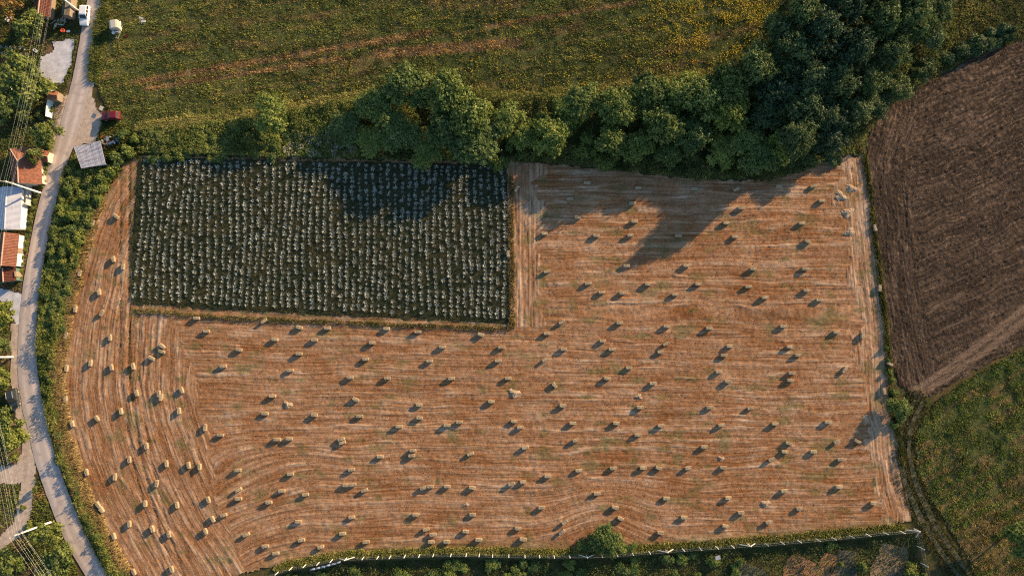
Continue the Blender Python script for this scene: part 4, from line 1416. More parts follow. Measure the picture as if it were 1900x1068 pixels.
# loose straw heaps
for a, b, d, lab in ((534, 750, 1.2, 'small loose straw heap above the lower left bales'), (954.7, 729, 1.5, 'small loose straw heap near the middle of the lower field'), (1576, 430, 1.5, 'rounded loose straw heap left of the edge bale'), (1560, 364, 1.8, 'curled straw heap near the top right of the bale field'), (1579, 350, 1.6, 'long straw heap closest to the top right corner of the bale field'), (1572, 394, 1.6, 'arched straw heap between the two heaps at the right'), (1420, 933, 1.2, 'loose straw heap in the lower right of the bale field'), (1185, 735, 0.9, 'loose straw heap in the middle right of the bale field'), (1338, 850, 0.8, 'loose straw scrap beside the right lower bales'), (865, 935, 0.9, 'loose straw scrap under the long bale shadow')):
    p = P(a, b)
    nr, na = 9, 22
    hv = [(0, 0, 0.28 * min(1, d / 1.4))]
    for i in range(1, nr + 1):
        for j in range(na):
            q_ = i / nr
            an = 2 * math.pi * j / na
            rad = q_ * d * 0.5 * (1 + 0.28 * math.sin(3 * an + a) + 0.15 * random.uniform(-1, 1))
            hv.append((rad * math.cos(an) * 1.45, rad * math.sin(an), max(-0.03, 0.28 * min(1, d / 1.4) * (1 - q_ ** 1.6) + random.uniform(-.05, .05) * (q_ < .95) - 0.03 * (q_ > .95))))
    hf = [(0, 1 + j, 1 + (j + 1) % na, 1 + (j + 1) % na) for j in range(na)]
    mb = MB().add(hv, [f_[:3] for f_ in hf] + [(1 + i * na + j, 1 + (i + 1) * na + j, 1 + (i + 1) * na + (j + 1) % na, 1 + i * na + (j + 1) % na) for i in range(nr - 1) for j in range(na)])
    o = mb.build('straw_heap', M['heap'])
    o.location = (p.x, p.y, 0.04)
    o.rotation_euler = (0, 0, random.uniform(-.5, .5))
    tag(o, lab, 'straw heap', 'loose straw heaps')

# ------------------------------------------------------------------ fence
p0 = P(*FENCE[20])
fence = tag(empty('post_fence', (p0.x, p0.y, 0)), 'long wire fence on white concrete posts along the bottom of the bale field', 'fence')
FP = []
for a, b in FENCE[1:]:
    q = P(a, b, 1.0)
    FP.append(q)
    MB().box((q.x - p0.x, q.y - p0.y, 0.75), (0.11, 0.11, 2.6), random.uniform(0, 1)).build('post', M['post'], fence, bevel=0.012)
for zz in (0.9, 1.9):
    mb = MB()
    for i in range(len(FP) - 1):
        a, b = FP[i], FP[i + 1]
        mb.tube((a.x - p0.x, a.y - p0.y, zz), (b.x - p0.x, b.y - p0.y, zz), 0.004, n=4, cap=False)
    mb.build('wire', M['wire'], fence)
mb = MB()
for i in range(len(FP) - 1):
    a, b = FP[i] - p0, FP[i + 1] - p0
    n = 6
    for k in range(n):
        s, e = a.lerp(b, k / n), a.lerp(b, (k + 1) / n)
        mb.tube((s.x, s.y, 0.05), (e.x, e.y, 1.95), 0.002, n=3, cap=False)
        mb.tube((e.x, e.y, 0.05), (s.x, s.y, 1.95), 0.002, n=3, cap=False)
mb.build('wire_mesh', M['wire'], fence)
for i in (6, 22, 27, 32, 42):
    a = FP[i] - p0
    for sgn in (-1, 1):
        j = min(max(i + sgn, 0), len(FP) - 1)
        d = (FP[j] - FP[i]).normalized()
        MB().tube((a.x + d.x * 0.08, a.y + d.y * 0.08, 1.7), (a.x + d.x * 1.5, a.y + d.y * 1.5, 0.0), 0.06, n=6).build('brace', M['post'], fence)
# pipe in the garden
a, b = P(575, 1057), P(632, 1042)
mb = MB()
for k in range(6):
    s, e = a.lerp(b, k / 6), a.lerp(b, (k + 1) / 6)
    z = lambda t: -0.1 + 0.15 * math.sin(t * 3.1)
    mb.tube((s.x, s.y, z(k / 6)), (e.x, e.y, z((k + 1) / 6)), 0.16, n=8)
tag(mb.build('drain_pipe', M['bluepipe'], smooth=True), 'blue grey pipe lying under the left end of the fence', 'pipe')
q = P(1330, 1032, -1.0)
tag(MB().box((q.x, q.y, -0.75), (0.8, 0.6, 0.8), 0.3).box((q.x, q.y, -0.33), (0.9, 0.7, 0.06), 0.3).build('garden_box', M['metal'], bevel=0.01), 'small grey box among the garden plants below the fence', 'box')

# ------------------------------------------------------------------ poles and power line
POLES = [((145, 20), (84, -28), 'pale concrete power pole beside the white car'), ((75, 358), (8, 336), 'pale concrete power pole between the road and the white roofed building'), ((23, 662), (-47, 663), 'pale concrete power pole at the left edge above the black car'), ((94, 968), (27, 990), 'pale concrete power pole beside the dirt lane at the lower left'), ((300, 1290), (250, 1330), 'pale concrete power pole further down the road')]
tops = []
for (b, t, lab) in POLES:
    pb = P(*b)
    H = 9.0
    root = tag(empty('power_pole', pb), lab, 'power pole', 'power poles along the road')
    mb = MB()
    rings = []
    for z, r_ in ((0, .19), (3, .165), (6, .14), (H, .11)):
        rings.append([(r_ * math.cos(2 * math.pi * k / 10), r_ * math.sin(2 * math.pi * k / 10), z) for k in range(10)])
    mb.loft(rings).build('shaft', M['post'], root, smooth=False)
    tops.append(pb)
for i, pb in enumerate(tops):
    a = tops[max(i - 1, 0)]
    c = tops[min(i + 1, len(tops) - 1)]
    d = (c - a).normalized()
    root = [o for o in C.objects if o.name.startswith('power_pole')][i]
    n = Vector((-d.y, d.x, 0))
    ang = math.atan2(n.y, n.x)
    MB().box((0, 0, 8.55), (2.3, 0.12, 0.12), ang).build('crossarm', M['concrete'], root, bevel=0.01)
    MB().box((0, 0, 7.75), (1.5, 0.11, 0.11), ang).build('crossarm', M['concrete'], root, bevel=0.01)
    for off, zz in ((-1.05, 8.62), (-0.4, 8.62), (0.4, 8.62), (1.05, 8.62), (-0.65, 7.82), (0.65, 7.82)):
        MB().tube((n.x * off, n.y * off, zz), (n.x * off, n.y * off, zz + 0.2), 0.055, 0.035, 8).build('insulator', M['cream'], root)
line = tag(empty('power_line', tops[1]), 'six thin overhead wires strung between the poles along the left edge', 'power line')
for off, zz in ((-1.05, 8.84), (-0.4, 8.84), (0.4, 8.84), (1.05, 8.84), (-0.65, 8.04), (0.65, 8.04)):
    mb = MB()
    pts = []
    for i, pb in enumerate(tops):
        a = tops[max(i - 1, 0)]
        c = tops[min(i + 1, len(tops) - 1)]
        d = (c - a).normalized()
        pts.append(Vector((pb.x - d.y * off, pb.y + d.x * off, zz)) - tops[1])
    for i in range(len(pts) - 1):
        for k in range(12):
            t0, t1 = k / 12, (k + 1) / 12
            s0, s1 = pts[i].lerp(pts[i + 1], t0), pts[i].lerp(pts[i + 1], t1)
            s0.z -= 4 * 0.5 * t0 * (1 - t0)
            s1.z -= 4 * 0.5 * t1 * (1 - t1)
            mb.tube(s0, s1, 0.0055, n=5, cap=False)
    mb.build('wire', M['wire'], line)


# ------------------------------------------------------------------ vehicles
def car(px, py, heading, paint, label, L=3.9, W=1.62, H=1.42, estate=True, rack=False):
    """heading: direction of the nose as a vector in survey coordinates"""
    b = P(px, py, 0.7)
    d = (P(px + heading[0], py + heading[1]) - P(px, py)).normalized()
    root = tag(empty('parked_car', (b.x, b.y, 0.06), math.atan2(d.y, d.x) - math.pi / 2), label, 'car', 'parked cars')
    h2, w2 = L / 2, W / 2

    def ring(y, w, zb, zt):
        return [(-w * .92, y, zb), (-w, y, zb + .14), (-w, y, zt - .16), (-w * .90, y, zt), (w * .90, y, zt), (w, y, zt - .16), (w, y, zb + .14), (w * .92, y, zb)]
    body = MB().loft([ring(-h2, w2 * .86, .34, .82), ring(-h2 + .12, w2 * .95, .26, .90), ring(-h2 + .7, w2, .22, .94), ring(0.1, w2, .22, .93), ring(h2 - 1.25, w2, .22, .92), ring(h2 - .5, w2 * .98, .22, .84), ring(h2 - .1, w2 * .93, .26, .74), ring(h2, w2 * .84, .34, .66)])
    body.build('body', paint, root, smooth=False, bevel=0.02)
    yr, yw = (-h2 + .16, h2 - 1.18) if estate else (-h2 + .62, h2 - 1.2)
    rb, rf = (yr + .26, yw - .62)
    z0, z1 = .90, H
    tw = w2 * .80
    MB().add([(-w2 * .9, yr, z0), (w2 * .9, yr, z0), (w2 * .9, yw, z0), (-w2 * .9, yw, z0), (-tw, rb, z1 - .05), (tw, rb, z1 - .05), (tw, rf, z1 - .05), (-tw, rf, z1 - .05)],
             [(4, 5, 6, 7), (0, 1, 5, 4), (1, 2, 6, 5), (2, 3, 7, 6), (3, 0, 4, 7), (3, 2, 1, 0)]).build('cabin_pillars', paint, root)
    MB().loft([[(-tw * 1.02, rb - .02, z1 - .045), (tw * 1.02, rb - .02, z1 - .045), (tw * 1.02, rf + .02, z1 - .045), (-tw * 1.02, rf + .02, z1 - .045)],
               [(-tw * .88, rb + .12, z1 + .02), (tw * .88, rb + .12, z1 + .02), (tw * .88, rf - .14, z1 + .02), (-tw * .88, rf - .14, z1 + .02)]]).build('roof', paint, root)

    def pane(name, c4, inset, n):
        c = [Vector(q) for q in c4]
        m = sum(c, Vector()) / 4
        n = Vector(n) * .012
        v = [m + (q - m) * inset + n for q in c]
        MB().add(v + [q - n * 1.5 for q in v], [(0, 1, 2, 3), (7, 6, 5, 4), (0, 4, 5, 1), (1, 5, 6, 2), (2, 6, 7, 3), (3, 7, 4, 0)]).build(name, M['glass'], root)
    pane('windscreen', [(-w2 * .9, yw, z0), (w2 * .9, yw, z0), (tw, rf, z1 - .05), (-tw, rf, z1 - .05)], .86, (0, .6, .8))
    pane('rear_window', [(-w2 * .9, yr, z0), (w2 * .9, yr, z0), (tw, rb, z1 - .05), (-tw, rb, z1 - .05)], .82, (0, -.8, .6))
    for sg in (-1, 1):
        ys = [yr, yr + (yw - yr) * .34, yr + (yw - yr) * .64, yw]
        yt = [rb, rb + (rf - rb) * .36, rb + (rf - rb) * .70, rf]
        for k in range(3):
            pane('side_window', [(sg * w2 * .9, ys[k], z0), (sg * w2 * .9, ys[k + 1], z0), (sg * tw, yt[k + 1], z1 - .05), (sg * tw, yt[k], z1 - .05)], .84, (sg * .95, 0, .3))
        for yy in (-h2 + .72, h2 - .72):
            wh = MB().tube((sg * (w2 - .16), yy, .29), (sg * (w2 + .015), yy, .29), .30, .29, 16).build('wheel', M['rubber'], root)
            MB().tube((sg * (w2 + .005), yy, .29), (sg * (w2 + .025), yy, .29), .19, .17, 12).build('rim', M['steel'], wh)
        MB().box((sg * w2 * .66, h2 - .06, .62), (.34, .12, .15)).build('headlight', M['lamp_clear'], root, bevel=.015)
        MB().box((sg * w2 * .74, -h2 + .05, .70), (.22, .10, .24)).build('tail_light', M['lamp_red'], root, bevel=.015)
        MB().box((sg * (w2 + .09), yw - .22, .96), (.16, .10, .12)).build('mirror', paint, root, bevel=.015)
    MB().box((0, h2 - .02, .42), (W * .86, .16, .16)).build('bumper', M['rubber'], root, bevel=.02)
    MB().box((0, -h2 + .02, .44), (W * .86, .16, .16)).build('bumper', M['rubber'], root, bevel=.02)
    if rack:
        for sg in (-1, 1):
            MB().tube((sg * tw * .85, rb + .1, z1 + .07), (sg * tw * .85, rf - .1, z1 + .07), .025, n=6).build('roof_rail', M['steel'], root)
    return root


car(157, 29, (-4, 39), M['paint_white'], 'white estate car parked at the left edge of the road near the top', 4.0, 1.66, 1.45)
car(206, 215, (-32, 1), M['paint_red'], 'red hatchback parked in the grass right of the road', 3.5, 1.58, 1.40)
car(25, 739, (4, 33), M['paint_dark'], 'black car parked left of the road at the left edge', 3.6, 1.7, 1.62, True, True)

# cream covered trailer in the meadow grass
b = P(216, 50, 0.6)
d = (P(217, 66) - P(215, 44)).normalized()
tr = tag(empty('covered_trailer', (b.x, b.y, 0.06), math.atan2(d.y, d.x) - math.pi / 2), 'small cream covered trailer standing in the grass right of the white car', 'trailer')
MB().loft([[(-.85, y, .55), (.85, y, .55), (.85, y, 1.35), (.78, y, 1.62), (.45, y, 1.74), (-.45, y, 1.74), (-.78, y, 1.62), (-.85, y, 1.35)] for y in (-.85, .75)]).build('cover', M['paint_cream'], tr, bevel=.02)
MB().box((0, -.05, .48), (1.78, 1.9, .14)).build('chassis', M['steel'], tr, bevel=.01)
MB().box((0, 1.15, .62), (1.5, .5, .10)).build('front_platform', M['wood'], tr, bevel=.01)
MB().tube((-.5, 1.1, .7), (.55, 1.2, .86), .07, n=8).build('gas_cylinder', M['plastic_white'], tr)
MB().box((.55, 1.3, .85), (.42, .34, .38), .3).build('tool_box', M['plastic_white'], tr, bevel=.02)
MB().box((-.55, 1.25, .8), (.3, .4, .26), -.4).build('jerry_can', M['steel'], tr, bevel=.02)
for sg in (-1, 1):
    w_ = MB().tube((sg * .78, -.1, .30), (sg * .96, -.1, .30), .30, n=14).build('wheel', M['rubber'], tr)
    MB().tube((sg * .955, -.1, .30), (sg * .975, -.1, .30), .17, n=10).build('rim', M['steel'], w_)
    MB().tube((sg * .5, 1.4, .45), (0, 2.4, .45), .04, n=6).build('drawbar', M['steel'], tr)
MB().tube((0, 2.35, .02), (0, 2.35, .6), .035, n=6).build('jockey_wheel', M['steel'], tr)


# ------------------------------------------------------------------ buildings
def tiled_slope(mb, e0, e1, r1, r0, wave=0.28, amp=0.035, course=0.36):
    """tile-profiled slope: eave e0->e1, ridge r0->r1 (triangles allowed)"""
    e0, e1, r0, r1 = map(Vector, (e0, e1, r0, r1))
    Lm = max((e1 - e0).length, (r1 - r0).length)
    nu = max(2, int(Lm / wave) * 4)
    nv = max(2, int(((e0 + e1) / 2 - (r0 + r1) / 2).length / course))
    nrm = (e1 - e0).cross((r0 + r1) / 2 - e0).normalized()
    if nrm.z < 0:
        nrm = -nrm
    vs, fs = [], []
    for j in range(nv):
        for tt, lift in ((j / nv, 0.03), ((j + 1) / nv, 0.0)):
            for i in range(nu + 1):
                s = i / nu
                p = e0.lerp(e1, s).lerp(r0.lerp(r1, s), tt)
                vs.append(p + nrm * (amp * math.sin(s * Lm / wave * 2 * math.pi) + lift))
    w = nu + 1
    for k in range(2 * nv - 1):
        for i in range(nu):
            a = k * w + i
            fs.append((a, a + 1, a + w + 1, a + w))
    return mb.add(vs, fs)


def window(root, c, n, w=0.6, h=0.6):
    """framed window on a wall; c centre, n outward normal (2d)"""
    n = Vector((n[0], n[1], 0)).normalized()
    a = math.atan2(n.y, n.x) + math.pi / 2
    c = Vector(c)
    f = MB().box(c + n * .02, (w, .08, h), a).build('window', M['cream'], root)
    MB().box(c + n * .045, (w - .16, .05, h - .16), a).build('pane', M['glass'], f)
    MB().box(c + n * .08 - Vector((0, 0, h / 2 + .03)), (w + .15, .16, .06), a).build('sill', M['concrete'], f)


def gable_house(name, c, ax, Lr, W, wall_h, ridge_h, mats, label, over=0.35, hip0=0.0, hip1=0.0, windows=True, door=True, sheetroof=False, chimney=True):
    """c centre (x,y), ax unit ridge direction, Lr ridge-wise length, W width"""
    ax = Vector((ax[0], ax[1], 0)).normalized()
    ay = Vector((-ax.y, ax.x, 0))
    root = tag(empty(name, (c[0], c[1], -0.07)), label, 'building')
    l2, w2 = Lr / 2, W / 2
    wall = MB()
    q = lambda s, t, z: ax * s + ay * t + Vector((0, 0, z))
    wall.add([q(-l2, -w2, 0), q(l2, -w2, 0), q(l2, w2, 0), q(-l2, w2, 0), q(-l2, -w2, wall_h), q(l2, -w2, wall_h), q(l2, w2, wall_h), q(-l2, w2, wall_h)],
             [(0, 1, 5, 4), (1, 2, 6, 5), (2, 3, 7, 6), (3, 0, 4, 7), (4, 5, 6, 7)])
    if not hip0:
        wall.add([q(-l2, -w2, wall_h), q(-l2, w2, wall_h), q(-l2, 0, ridge_h)], [(0, 1, 2)])
    if not hip1:
        wall.add([q(l2, -w2, wall_h), q(l2, w2, wall_h), q(l2, 0, ridge_h)], [(0, 1, 2)])
    wall.build('wall', mats[0], root)
    k = (ridge_h - wall_h) / w2
    zo = wall_h - over * k + 0.06
    rz_ = ridge_h + 0.06
    s0, s1 = -l2 - over, l2 + over
    roof = MB()
    wv, am = (0.28, 0.035) if not sheetroof else (0.22, 0.02)
    cs = 0.36 if not sheetroof else 3.0
    r0, r1 = q(s0 + hip0, 0, rz_), q(s1 - hip1, 0, rz_)
    tiled_slope(roof, q(s0, -w2 - over, zo), q(s1, -w2 - over, zo), r1, r0, wv, am, cs)
    tiled_slope(roof, q(s1, w2 + over, zo), q(s0, w2 + over, zo), r0, r1, wv, am, cs)
    if hip0:
        tiled_slope(roof, q(s0, w2 + over, zo), q(s0, -w2 - over, zo), r0, r0, wv, am, cs)
    if hip1:
        tiled_slope(roof, q(s1, -w2 - over, zo), q(s1, w2 + over, zo), r1, r1, wv, am, cs)
    rf = roof.build('roof', mats[1], root)
    rid = MB().tube(r0 + Vector((0, 0, .02)), r1 + Vector((0, 0, .02)), 0.11, n=8)
    for hp, rr, ss in ((hip0, r0, s0), (hip1, r1, s1)):
        if hp:
            for t in (-1, 1):
                rid.tube(rr + Vector((0, 0, .02)), q(ss, t * (w2 + over), zo + .04), 0.09, n=8)
    rid.build('ridge_cap', M['ridge'] if not sheetroof else mats[1], rf)
    if chimney:
        cp = q(l2 * .2, w2 * .35, ridge_h - .1)
        MB().box(cp, (.55, .55, 1.3)).box(cp + Vector((0, 0, .7)), (.7, .7, .12)).build('chimney', M['cream'], rf)
    if windows:
        for t in (-1, 1):
            for s in (-l2 * .55, l2 * .5):
                window(root, q(s, t * w2, wall_h * .55), ay * t)
    if door:
        dd = MB().box(q(0, w2 + .03, 1.0), (.95, .08, 2.0), math.atan2(ax.y, ax.x)).build('door', M['wood'], root)
        MB().box(q(.35, w2 + .09, 1.0), (.12, .05, .05), math.atan2(ax.y, ax.x)).build('handle', M['steel'], dd)
    return root


def ctr(pts, z):
    p = [P(a, b, z) for a, b in pts]
    return sum(p, Vector()) / len(p)


# red tiled house: ridge runs down the picture, hipped at the top end
a, b = P(31, 284, 4.0), P(33, 330, 4.0)
w_ = P(74, 300, 2.0).x - P(31, 300, 4.0).x
c = (a + b) / 2
gable_house('tiled_house', (c.x, c.y + 0.4), (b - a), (b - a).length + 2.0, 2 * w_ - .7, 2.0, 4.0, (M['cream'], M['tile']), 'red tiled hip roofed house left of the road below the round tree', hip0=3.2, chimney=False)
c = P(74, 287, 2.6)
gable_house('tiled_annex', (c.x, c.y), (1, -0.12), 1.5, 1.8, 1.5, 1.9, (M['cream'], M['tile']), 'small tiled annex with pale wall against the red tiled house', over=.2, windows=False, door=False, chimney=False)
# white sheet roofed building
a, b = P(10, 345, 3.2), P(6, 424, 3.2)
c = (a + b) / 2
gable_house('sheet_roof_building', (c.x, c.y), (b - a), (b - a).length - .5, 4.2, 2.2, 2.9, (M['white'], M['whitemetal']), 'long low building with a pale bluish white sheet roof', over=.25, sheetroof=True, chimney=False, door=False, windows=False)
# red roof with the bright white wall
a, b = P(7, 431, 3.3), P(1, 492, 3.3)
c = (a + b) / 2
gable_house('white_walled_house', (c.x, c.y), (b - a), (b - a).length - .3, 2 * (P(36, 440, 2.1).x - P(7, 440, 3.3).x) - .5, 2.1, 3.2, (M['white'], M['tile']), 'house with orange red tiled roof and a bright white side wall', over=.2, chimney=False, windows=False)
c = P(4, 509, 2.8)
gable_house('dark_red_shed', (c.x - .4, c.y), (0.12, -1), 2.3, 4.0, 1.7, 2.1, (M['green_paint'], M['tile_dark']), 'small dark red roofed shed with green side wall below the white walled house', over=.15, windows=False, chimney=False)
c = P(72, 4, 3.0)
gable_house('dark_roof_house', (c.x - .3, c.y + 1.0), (0.05, 1), 6.0, 3.0, 1.6, 2.4, (M['wood'], M['tile_dark']), 'shaded brown roofed building at the top left corner', over=.2, chimney=False, windows=False)  # roof shade sits in the tile colour; wall darkened to wood for shade
c = P(122, 10, 2.2)
gable_house('lean_to', (c.x, c.y + .3), (0.05, 1), 4.2, 1.3, 2.0, 2.25, (M['wood'], M['greysoil']), 'narrow grey green roofed lean to beside the pole near the white car', over=.1, windows=False, door=False, sheetroof=True, chimney=False)
c = P(74, 1064, 3.0)
gable_house('lower_house', (c.x + .6, c.y - 2.0), (0.45, -1), 6.4, 3.4, 2.0, 3.0, (M['cream'], M['tile_dark']), 'shaded red roofed house cut by the bottom edge at the lower left', over=.2, chimney=False)  # shade on this roof is put into the dark tile colour
c = P(2, 164, 2.4)
gable_house('white_shed', (c.x - .4, c.y), (1, .5), 2.2, 1.5, 2.0, 2.4, (M['white'], M['whitemetal']), 'small white roofed shed among trees at the left edge', over=.1, windows=False, sheetroof=True, chimney=False)
c = P(96, 176, 2.0)
gable_house('rusty_shed', (c.x, c.y), (1, -.1), 1.8, 1.5, 1.7, 2.0, (M['wood'], M['rust']), 'small rusty roofed shed at the top of the pale tarp wall', over=.1, windows=False, sheetroof=True, chimney=False)

# walled yard beside the sheet roofed building
yw0 = P(45, 365)
yard = tag(empty('yard_wall', yw0), 'low walled yard with pale corners beside the white roofed building', 'wall')
for i, (a, b, hh) in enumerate((((58, 346), (58, 381), 1.5), ((58, 381), (31, 381), 1.5), ((31, 381), (31, 366), 1.7))):
    s, e = P(*a) - yw0, P(*b) - yw0
    m = (s + e) / 2
    MB().box((m.x, m.y, hh / 2 - .07), ((e - s).length - .02 * i, .18, hh), math.atan2(e.y - s.y, e.x - s.x)).build('wall_panel', M['concrete'], yard, bevel=.015)
for a in ((58, 346), (58, 381), (31, 381)):
    s = P(*a) - yw0
    MB().box((s.x, s.y, .85), (.34, .34, 1.85)).build('pillar', M['cream'], yard, bevel=.02)

# shed with the grey corrugated roof
roofpx = [(136.5, 272.5), (186, 261), (196.5, 305), (150.5, 312.5)]
R4 = [P(a, b, 1.75 + (0.3 if i < 2 else 0.0)) for i, (a, b) in enumerate(roofpx)]
sc0 = sum(R4, Vector()) / 4
sc0.z = -0.05
shed = tag(empty('metal_shed', sc0), 'open shed with a grey corrugated metal roof beside the road bend', 'shed')
L4 = [p - sc0 for p in R4]
NS = 8
for k in range(NS):
    s0, s1 = k / NS, (k + 1) / NS
    mb = MB()
    vs, fs = [], []
    nu, nv = 12, 4
    lap = 0.012 * (k % 2)
    for j in range(nv + 1):
        for i in range(nu + 1):
            s = s0 + (s1 - s0) * i / nu * 1.02
            t = j / nv
            p = L4[0].lerp(L4[1], s).lerp(L4[3].lerp(L4[2], s), t)
            sag = -0.10 * math.sin(s * math.pi) * (1 - t) + random.uniform(-.004, .004)
            vs.append(p + Vector((0, 0, 0.022 * math.sin(i / nu * 3 * 2 * math.pi) + lap + sag + (0.03 if k in (2, 5) and j == 0 else 0))))
    for j in range(nv):
        for i in range(nu):
            a = j * (nu + 1) + i
            fs.append((a, a + 1, a + nu + 2, a + nu + 1))
    sh = mb.add(vs, fs).build('roof_sheet', M['metal'], shed)
    sol = sh.modifiers.new('thickness', 'SOLIDIFY')
    sol.thickness = 0.012
    for t in (0.3, 0.7):
        for i in (3, 7):
            p = L4[0].lerp(L4[1], s0 + (s1 - s0) * i / nu).lerp(L4[3].lerp(L4[2], s0 + (s1 - s0) * i / nu), t)
            MB().tube(p + Vector((0, 0, -.03)), p + Vector((0, 0, .06)), .035, .03, 6).build('roof_bolt', M['rust'], sh)
for i, p in enumerate(L4):
    q = p * 0.93
    MB().tube((q.x, q.y, 0), (q.x, q.y, p.z - .08), .08, n=8).build('post', M['wood'], shed)
for i in range(4):
    a_, b_ = L4[i] * .93, L4[(i + 1) % 4] * .93
    MB().tube((a_.x, a_.y, L4[i].z - .12), (b_.x, b_.y, L4[(i + 1) % 4].z - .12), .06, n=6).build('beam', M['wood'], shed)
for i in (2,):
    a_, b_ = L4[i] * .92, L4[(i + 1) % 4] * .92
    m = (a_ + b_) / 2
    n_ = 9
    for k in range(n_):
        c = a_.lerp(b_, (k + .5) / n_)
        MB().box((c.x, c.y, .82), ((b_ - a_).length / n_ - .015, .03, 1.6 + random.uniform(-.05, .05)), math.atan2(b_.y - a_.y, b_.x - a_.x)).build('plank', M['wood'], shed)

# ------------------------------------------------------------------ odds and ends
# tarp wall
tw = [(106.5, 172), (104, 184), (99, 194), (98, 208), (96.5, 220)]
t0 = P(*tw[2])
mb = MB()
vs = []
for k, (a, b) in enumerate(tw):
    p = P(a, b) - t0
    vs += [(p.x, p.y, 0), (p.x - .18 * (k % 2), p.y, .7), (p.x - .35, p.y, 1.35 + .1 * (k % 2))]
fs = []
for k in range(len(tw) - 1):
    for i in range(2):
        a = k * 3 + i
        fs.append((a, a + 1, a + 4, a + 3))
tarp = mb.add(vs, fs).build('tarp_wall', M['tarp'])
tarp.location = t0
tarp.modifiers.new('thickness', 'SOLIDIFY').thickness = 0.03
tag(tarp, 'pale greenish tarp wall along the yard left of the road', 'tarp')


def small(name, px, py, label, cat, parts):
    p = P(px, py, .2)
    r = tag(empty(name, (p.x, p.y, -0.04), random.uniform(0, 3)), label, cat)
    for nm, mat, mb in parts:
        mb.build(nm, mat, r)


def bucket(mat):
    rings = [[(r_ * math.cos(2 * math.pi * k / 14), r_ * math.sin(2 * math.pi * k / 14), z) for k in range(14)] for z, r_ in ((0, .26), (.45, .36), (.62, .38), (.64, .34), (.5, .33))]
    return MB().loft(rings)


small('plastic_tub', 118, 58, 'round orange plastic tub in the yard below the white car', 'tub', [('tub', M['orange'], bucket(None)), ('handle', M['steel'], MB().tube((-.36, 0, .62), (0, 0, .86), .015, n=5).tube((0, 0, .86), (.36, 0, .62), .015, n=5))])
small('white_sack', 126, 58, 'white sack lying right of the orange tub', 'sack', [('sack_body', M['plastic_white'], MB().loft([[(.22 * s_ * math.cos(k * .7854), y, .16 + .16 * s_ * math.sin(k * .7854)) for k in range(8)] for y, s_ in ((-.42, .3), (-.3, .9), (0, 1.1), (.28, .85), (.36, .35))])), ('tie', M['wood'], MB().tube((0, .34, .16), (0, .44, .17), .05, n=6))])
small('fuel_can', 234, 67, 'small red can in the grass right of the cream trailer', 'can', [('can_body', M['paint_red'], MB().box((0, 0, .25), (.36, .24, .42))), ('spout', M['rubber'], MB().tube((.1, 0, .45), (.16, 0, .58), .04, n=6)), ('handle', M['paint_red'], MB().box((-.06, 0, .52), (.2, .04, .05)))])
small('board_table', 190, 202, 'pale square board table beside the red car', 'table', [('top', M['paint_cream'], MB().box((0, 0, .62), (.8, .7, .05)))] + [('leg', M['wood'], MB().tube((sx * .32, sy * .27, 0), (sx * .34, sy * .3, .6), .03, n=6)) for sx in (-1, 1) for sy in (-1, 1)])
jl = [('white broken board in the meadow near the top left', 262, 34), ('white plastic scrap beside the broken board', 266, 40)]
for lab, a, b in jl:
    small('scrap_board', a, b, lab, 'scrap', [('board', M['plastic_white'], MB().box((0, 0, .25), (.9, .34, .06), .2).box((.2, .2, .2), (.5, .2, .05), 1.1))])
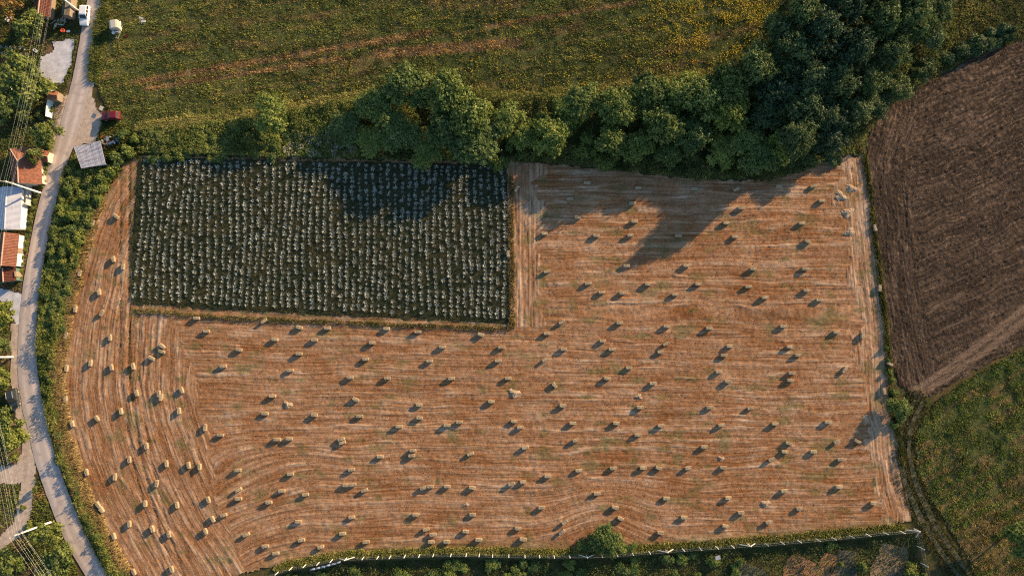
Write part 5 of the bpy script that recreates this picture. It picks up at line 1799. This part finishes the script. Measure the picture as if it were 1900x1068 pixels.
# scrap pile next to the shed
p = P(208, 262)
sp_ = tag(empty('scrap_pile', (p.x, p.y, 0)), 'heap of mixed scrap and boards right of the grey shed', 'scrap heap')
for k in range(26):
    mm = random.choice([M['rust'], M['wood'], M['plastic_white'], M['cream'], M['orange'], M['steel'], M['bluepipe'], M['rubber']])
    x_, y_ = random.gauss(0, .8), random.gauss(0, .65)
    mt = Matrix.Translation((x_, y_, .12 + max(0, .45 - .35 * math.hypot(x_, y_)) * random.random())) @ Matrix.Rotation(random.uniform(0, 3), 4, 'Z') @ Matrix.Rotation(random.uniform(-.4, .4), 4, 'X')
    if k % 3 == 0:
        MB().tube(mt @ Vector((-.3, 0, 0)), mt @ Vector((.3, 0, 0)), random.uniform(.06, .2), n=10).build('drum', mm, sp_)
    else:
        MB().box((0, 0, 0), (random.uniform(.3, 1.1), random.uniform(.15, .5), random.uniform(.04, .2)), M=mt).build('board', mm, sp_)
# clutter in the top left yard
for k, (a, b, lab) in enumerate(((108, 44, 'pile of pale stacked wood left of the white car'), (118, 38, 'heap of grey timber beside the lean to'), (67, 95, 'white crate beside the garden rows'), (20, 37, 'white bench at the top left'))):
    p = P(a, b)
    r = tag(empty('timber_pile' if k < 2 else ('crate' if k == 2 else 'garden_bench'), (p.x, p.y, -.04), random.uniform(0, 3)), lab, 'timber' if k < 2 else ('crate' if k == 2 else 'bench'))
    if k < 2:
        for i in range(11):
            MB().box((random.gauss(0, .4), random.gauss(0, .3), .08 + .06 * i), (random.uniform(.8, 1.7), .16, .06), random.gauss(0.3, .5)).build('plank', random.choice([M['wood'], M['concrete'], M['cream']]), r)
    elif k == 2:
        MB().box((0, 0, .03), (.7, .45, .05)).build('base', M['plastic_white'], r)
        for sx in (-1, 1):
            MB().box((sx * .34, 0, .25), (.03, .45, .38)).build('side', M['plastic_white'], r)
            MB().box((0, sx * .21, .25), (.64, .03, .38)).build('side', M['plastic_white'], r)
    else:
        for i in range(3):
            MB().box((0, -.14 + .14 * i, .45), (1.3, .11, .03)).build('slat', M['plastic_white'], r)
        for i in range(2):
            MB().box((0, .24, .62 + .17 * i), (1.3, .03, .12)).build('back_slat', M['plastic_white'], r)
        for sx in (-1, 1):
            MB().box((sx * .55, 0, .22), (.06, .4, .43)).build('leg', M['steel'], r)
for j, yy in enumerate((87, 99)):
    for k in range(6):
        o = link('cabbage_plant', ROSME[k])
        p = P(2 + k * 9 + j * 2, yy + k * 0.6 + random.uniform(-1, 1), .2)
        o.location = (p.x, p.y, 0)
        o.scale = (.9, .9, .9)
        o.rotation_euler = (0, 0, random.uniform(0, 6))
        tag(o, f'pale leafy plant, {ordinal(k + 1)} from left in the {("upper", "lower")[j]} small garden row', 'garden plant', 'plants of the small garden rows')
